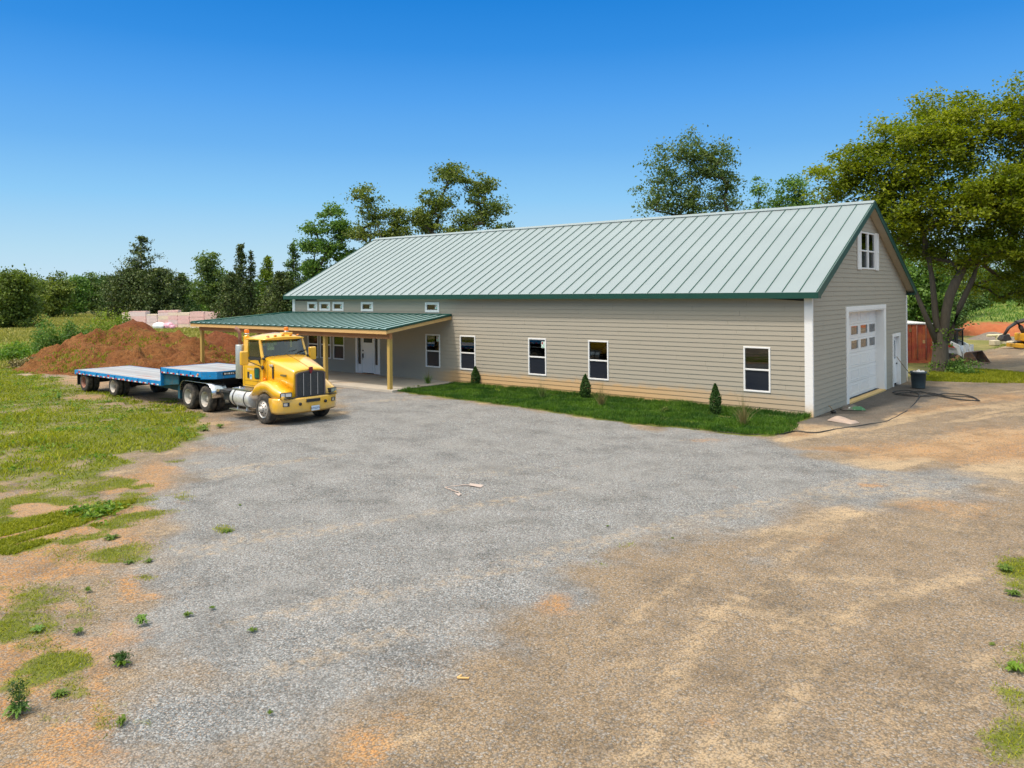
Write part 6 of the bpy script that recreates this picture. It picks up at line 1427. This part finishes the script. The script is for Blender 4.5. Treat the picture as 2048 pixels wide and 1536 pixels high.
d = np.hypot(P[:, 0]-CAM[0], P[:, 1]-CAM[1]); g = masks(P[:, 0], P[:, 1])['grass']; keep = (g > .42+rng.random(len(P))*.35) & (rng.random(len(P)) < np.clip(26/d, .12, 1)); P = P[keep][:150000]; d = d[keep][:150000]
hp = vnoise(P[:, 0]*.7, P[:, 1]*.7, 12)*np.where(P[:, 0] > -12, .55, 1); blades('meadow_grass', np.c_[P, gz(P[:, 0], P[:, 1])], .05+.13*hp**2+.0*d, .012+d*.0006, 'meadow', rng, 'patchy yellow-green grass and weeds growing left of the gravel', .25+.6*fbm(P[:, 0]*.5, P[:, 1]*.5, 15), .7)
# broad weed leaves through the meadow
k = rng.choice(len(P), 2600, replace=False); C = P[k]; sel = vnoise(C[:, 0]*.9, C[:, 1]*.9, 31) > .42; C = C[sel]; m_ = 14; c3 = np.repeat(np.c_[C, gz(C[:, 0], C[:, 1])+.05], m_, 0); c3 += rng.normal(size=c3.shape)*[.11, .11, .03]; c3[:, 2] = np.maximum(c3[:, 2], .015)
o = leaf_cards('meadow_weeds', c3, .10, LM['weed'], None, rng, np.clip(np.repeat(rng.random(len(C)), m_)+rng.normal(0, .15, len(c3)), 0, 1), 1.0, .45); tag(o, 'low broad-leaved weeds scattered through the meadow grass', 'weeds', kind='stuff')
# sparse weedy patches on gravel
P = np.stack([rng.uniform(-12, 12, 900000), rng.uniform(-25, -9, 900000)], 1); u_, v_, d_ = to_px(P[:, 0], P[:, 1]); ok = (u_ > -60) & (u_ < 2110) & (v_ < 1580); P = P[ok]
g = masks(P[:, 0], P[:, 1])['grass']*(sdist(P[:, 0], P[:, 1], MEADOW) > 0); keep = rng.random(len(P)) < np.maximum(0, g-.25)*.9; P = P[keep][:90000]
blades('gravel_weeds', np.c_[P, gz(P[:, 0], P[:, 1])], .035, .010, 'meadow', rng, 'thin yellow-green weeds spreading over the gravel', .3+.5*fbm(P[:, 0]*2, P[:, 1]*2, 3), .9)
P = np.concatenate([sample(GRASSR, 90000), sample(GRASSR2, 14000)]); P = P[P[:, 0] > .05]; g = masks(P[:, 0], P[:, 1])['grass'] > .3+.6*rng.random(len(P)); P = P[g]; blades('verge_grass', np.c_[P, gz(P[:, 0], P[:, 1])], .06+.10*vnoise(P[:, 0], P[:, 1], 4), .02, 'meadow', rng, 'mown grass verge between the tree foot and the loader track', .3+.5*fbm(P[:, 0]*.6, P[:, 1]*.6, 3), .5)
# field grass tufts
n = 90000; dep = rng.uniform(48, 190, n)**1.0; uu_ = rng.uniform(-80, 640, n); dv = np.array([ray(q, 590)[:2] for q in (-80, 640)]); w_ = (uu_+80)/720
P = np.stack([CAM[0]+lerp(dv[0, 0], dv[1, 0], w_)*dep, CAM[1]+lerp(dv[0, 1], dv[1, 1], w_)*dep], 1); f_ = masks(P[:, 0], P[:, 1])['field'] > .6; P, dep = P[f_], dep[f_]
blades('field_grass', np.c_[P, np.zeros(len(P))-.02], .30, .02+dep*.0011, 'field', rng, 'tall pale hay grass covering the far left field', .2+.6*fbm(P[:, 0]*.06, P[:, 1]*.06, 3), .4)
# grass growing on the soil mounds and the slope on the right
x_, y_, z_ = dirtpts; s_ = (z_ > .1) & (fbm(x_*.35, y_*.35, 90) > .60); k = rng.choice(np.where(s_)[0], 5500); P = np.stack([x_[k]+rng.normal(0, .1, 5500), y_[k]+rng.normal(0, .1, 5500), z_[k]-.02], 1)
blades('mound_weeds', P, .16, .05, 'meadow', rng, 'dry yellow-green weeds growing on the long soil mound', .3, .6)
k = rng.choice(np.where(BZ > 1.15)[0], 26000); P = np.stack([BX[k]+rng.normal(0, .3, 26000), BY_[k]+rng.normal(0, .3, 26000), BZ[k]], 1); blades('slope_grass', P, .35, .10, 'mid', rng, 'bright green rough grass on the slope above the red bank', .6, .5)
# --- planted things along the wall
def arb(u, v, h, r, seed, lb):
    x_, y_ = gp(u, v); rng = np.random.default_rng(seed); t = empty('arborvitae', (x_, y_, .03), 0, lb, 'shrub', 'young arborvitae along the long wall'); n = 2600
    f = rng.random(n)**.8; th = rng.uniform(0, 6.283, n); prof = np.minimum(1, (1-f)*2.0)**.75*(.75+.25*np.minimum(1, f*5)); rr = r*prof*(1+.12*np.sin(th*5+f*9))*rng.uniform(.72, 1.03, n)
    P = np.stack([np.cos(th)*rr, np.sin(th)*rr, f*h], 1); dr = np.stack([np.cos(th)*.4, np.sin(th)*.4, np.ones(n)], 1)
    leaf_cards('foliage', P, .075, LM['arb'], t, rng, rng.random(n), .0, .5, droop=dr); m = MB(); m.tube([(0, 0, -.05), (0, 0, h*.9)], [.02, .006], 6); m.build('stem', M['bark'], t); return t
arb(951, 773, .93, .21, 1, 'small conical arborvitae below the second long-wall window'); arb(1171, 799, 1.02, .215, 2, 'conical arborvitae left of the fourth long-wall window'); arb(1431, 831, 1.12, .20, 3, 'tallest conical arborvitae left of the window nearest the gable corner')
def ograss(u, v, h, seed, lb, lm='straw', n=130, sp=.35):
    x_, y_ = gp(u, v); rng = np.random.default_rng(seed); t = empty('ornamental_grass', (x_, y_, .02), 0, lb, 'ornamental grass', 'ornamental grasses along the long wall')
    P = rng.normal(size=(n, 3))*[.04, .04, 0]; o = blades('blades', P, h*.55, .014, lm, rng, None, None, sp, None); del o['kind']; o.parent = t
    P = rng.normal(size=(26, 3))*[.03, .03, 0]; o = blades('seed_stalks', P, h, .009, 'straw', rng, None, None, .13, None); del o['kind']; o.parent = t
ograss(856, 771, .85, 1, 'green ornamental grass with reddish plume under the first long-wall window', 'mid'); ograss(1085, 799, .85, 2, 'sparse brownish ornamental grass under the third long-wall window', 'dull'); ograss(1203, 816, 1.05, 3, 'straw-coloured ornamental grass right of the middle arborvitae'); ograss(1487, 854, 1.12, 4, 'dry ornamental grass in front of the window nearest the gable corner')
x_, y_ = gp(990, 789); bush('young_shrub', 'small yellow-green shrub on the lawn right of the first arborvitae', x_, y_, .30, .25, .30, 'lime', 5, 420, .06)
x_, y_ = gp(1322, 829); bush('young_shrub', 'low dark sparse shrub on the lawn left of the tallest arborvitae', x_, y_, .38, .3, .32, 'olive', 6, 300, .05)
x_, y_ = gp(836, 777); bush('young_shrub', 'pale green leafy weed beside the first ornamental grass', x_, y_, .30, .2, .16, 'lime', 7, 220, .07)
# --- single weeds on the gravel
def rosette(u, v, r, h, seed, lb, lm='weedlow', n=44, stalk=0):
    x_, y_ = gp(u, v); r *= .82; rng = np.random.default_rng(seed); t = MB(); V = []; F = []; T_ = []
    for i in range(n):
        th = rng.uniform(0, 6.283); L = r*rng.uniform(.35, 1.05); w = L*.13*rng.uniform(.8, 1.3); up = h*rng.uniform(.4, 1.2); c, s = math.cos(th), math.sin(th); b = len(V); sg = [(0, .15, 0), (.3, .8, .55), (.65, 1, .9), (1, .1, .55)]
        for f, ww, zz_ in sg:
            for q in (-1, 1): V.append((c*L*f-s*w*ww*q, s*L*f+c*w*ww*q, up*zz_+.01)); T_.append((min(1, max(0, .2+.6*rng.random())), 0, 0))
        for k in range(3): F.append((b+2*k, b+2*k+1, b+2*k+3, b+2*k+2))
    o = np_mesh('weed_plant', np.array(V), np.array(F), LM[lm], cols=dict(tint=np.array(T_))); o.location = (x_, y_, .0); tag(o, lb, 'weed', 'single weeds on the gravel')
    if stalk:
        P = rng.normal(size=(3, 3))*[.02, .02, 0]; m = MB(); m.tube([(0, 0, 0), (.02, .01, stalk*.5), (0, .03, stalk)], [.008, .006, .003], 5); m.build('stalk', M['arbst'], o)
        q = np.stack([rng.normal(0, .05, 260), rng.normal(0, .05, 260), rng.uniform(.1, stalk, 260)], 1)*[1, 1, 1]; leaf_cards('stalk_leaves', q, .05, LM['arb'], o, rng, rng.random(260), .2, .25)
M['arbst'] = mat('weed_stalk', (.07, .13, .03), .7)
for a in [(222, 1080, .22, .08, 1, 'bright green rosette at the edge of the gravel on the left'), (455, 1066, .17, .06, 2, 'spreading weed alone on grey gravel, upper left of centre'), (298, 1125, .12, .05, 3, 'small weed right of the bright green rosette'), (258, 1128, .12, .05, 4, 'small brownish weed close to the clay streak'),
          (176, 1184, .10, .06, 5, 'tiny light green weed on the weedy strip'), (283, 1250, .14, .12, 6, 'dark green upright grass tuft on the gravel edge', 'mid', 60), (156, 1266, .13, .05, 7, 'flat weed left of the dark grass tuft'), (75, 1262, .14, .05, 8, 'flat dark weed near the left edge', 'mid'), (242, 1332, .15, .08, 9, 'weed with thin stalk below the dark grass tuft', 'weed', 22, .14),
          (376, 1232, .10, .04, 10, 'small flat weed right of the dark grass tuft'), (425, 1218, .07, .03, 11, 'tiny pale weed on open gravel'), (505, 1262, .10, .03, 12, 'small yellowish weed on open gravel near the lower left'), (480, 1012, .06, .03, 13, 'tiny weed on the upper gravel left of the strap'),
          (540, 1430, .05, .04, 14, 'single small green leaf cluster low on the gravel'), (245, 1450, .10, .08, 15, 'bright leafy weed at the bottom left of the gravel'), (1215, 1054, .05, .03, 16, 'tiny weed near the middle of the yard'), (2010, 1140, .18, .07, 17, 'large pale-leaved weed in the upper right-hand grass patch'),
          (2025, 1190, .16, .07, 18, 'leafy weed below the pale-leaved one at the right edge'), (2030, 1345, .16, .12, 19, 'tall leafy weed in the lower right-hand grass patch', 'weed', 40), (1985, 1292, .07, .03, 20, 'small flattened brown-green weed left of the right-hand patches', 'olive'), (36, 1430, .20, .10, 21, 'dark feathery weed with a tall thin stalk in the bottom left corner', 'mid', 60, .38),
          (120, 1392, .14, .05, 22, 'flat weed on orange clay in the bottom left'), (440, 856, .22, .12, 23, 'upright weed at the tip of the meadow near the tractor'), (408, 862, .25, .08, 24, 'leafy yellow-green weed at the meadow tip'), (118, 800, .2, .35, 25, 'dark upright weed in the meadow left of the trailer wheels', 'mid', 40), (1345, 1078, .05, .02, 26, 'flat moss-like weed right of the yard centre')]:
    rosette(*a)
# loose stones scattered over the yard near the viewpoint
n = 26000; P = np.stack([rng.uniform(-8, 12, n), rng.uniform(-26, -12, n)], 1); u_, v_, d_ = to_px(P[:, 0], P[:, 1]); ok = (u_ > -30) & (u_ < 2080) & (v_ < 1570); P = P[ok]; n = len(P); sz = rng.uniform(.006, .014, n)*(1+(rng.random(n) > .99)*1.2)
base = np.array([(-1, -.8, 0), (1, -.9, 0), (.9, .9, 0), (-1, .8, 0), (-.5, -.4, .9), (.6, -.5, 1), (.5, .5, .8), (-.6, .4, 1)]); th = rng.uniform(0, 6.28, n); c_, s_ = np.cos(th), np.sin(th)
B = base[None]*rng.uniform(.6, 1.25, (n, 8, 1)); B = B*sz[:, None, None]; V = np.stack([B[:, :, 0]*c_[:, None]-B[:, :, 1]*.75*s_[:, None], B[:, :, 0]*s_[:, None]+B[:, :, 1]*.75*c_[:, None], B[:, :, 2]*.6-.003], 2)+np.c_[P, gz(P[:, 0], P[:, 1])][:, None]
fb = np.array([(4, 5, 6, 7), (0, 1, 5, 4), (1, 2, 6, 5), (2, 3, 7, 6), (3, 0, 4, 7)]); F = (np.arange(n)[:, None, None]*8+fb[None]).reshape(-1, 4)
t = NT('loose_stone'); vc = t.N('ShaderNodeVertexColor', layer_name='tint'); t.L(vc.outputs[0], t.bsdf.inputs['Base Color']); t.bsdf.inputs['Roughness'].default_value = .9
g_ = masks(P[:, 0], P[:, 1])['grey'][:, None]; lum = rng.uniform(.14, .36, (n, 1)); col = lum*np.where(rng.random((n, 1)) < g_, [[.97, 1, 1.03]], [[1.0, .82, .62]])
o = np_mesh('loose_stones', V.reshape(-1, 3), F, t.m, cols=dict(tint=np.repeat(col, 8, 0))); tag(o, 'loose crushed stones scattered over the gravel yard', 'stones', kind='stuff')
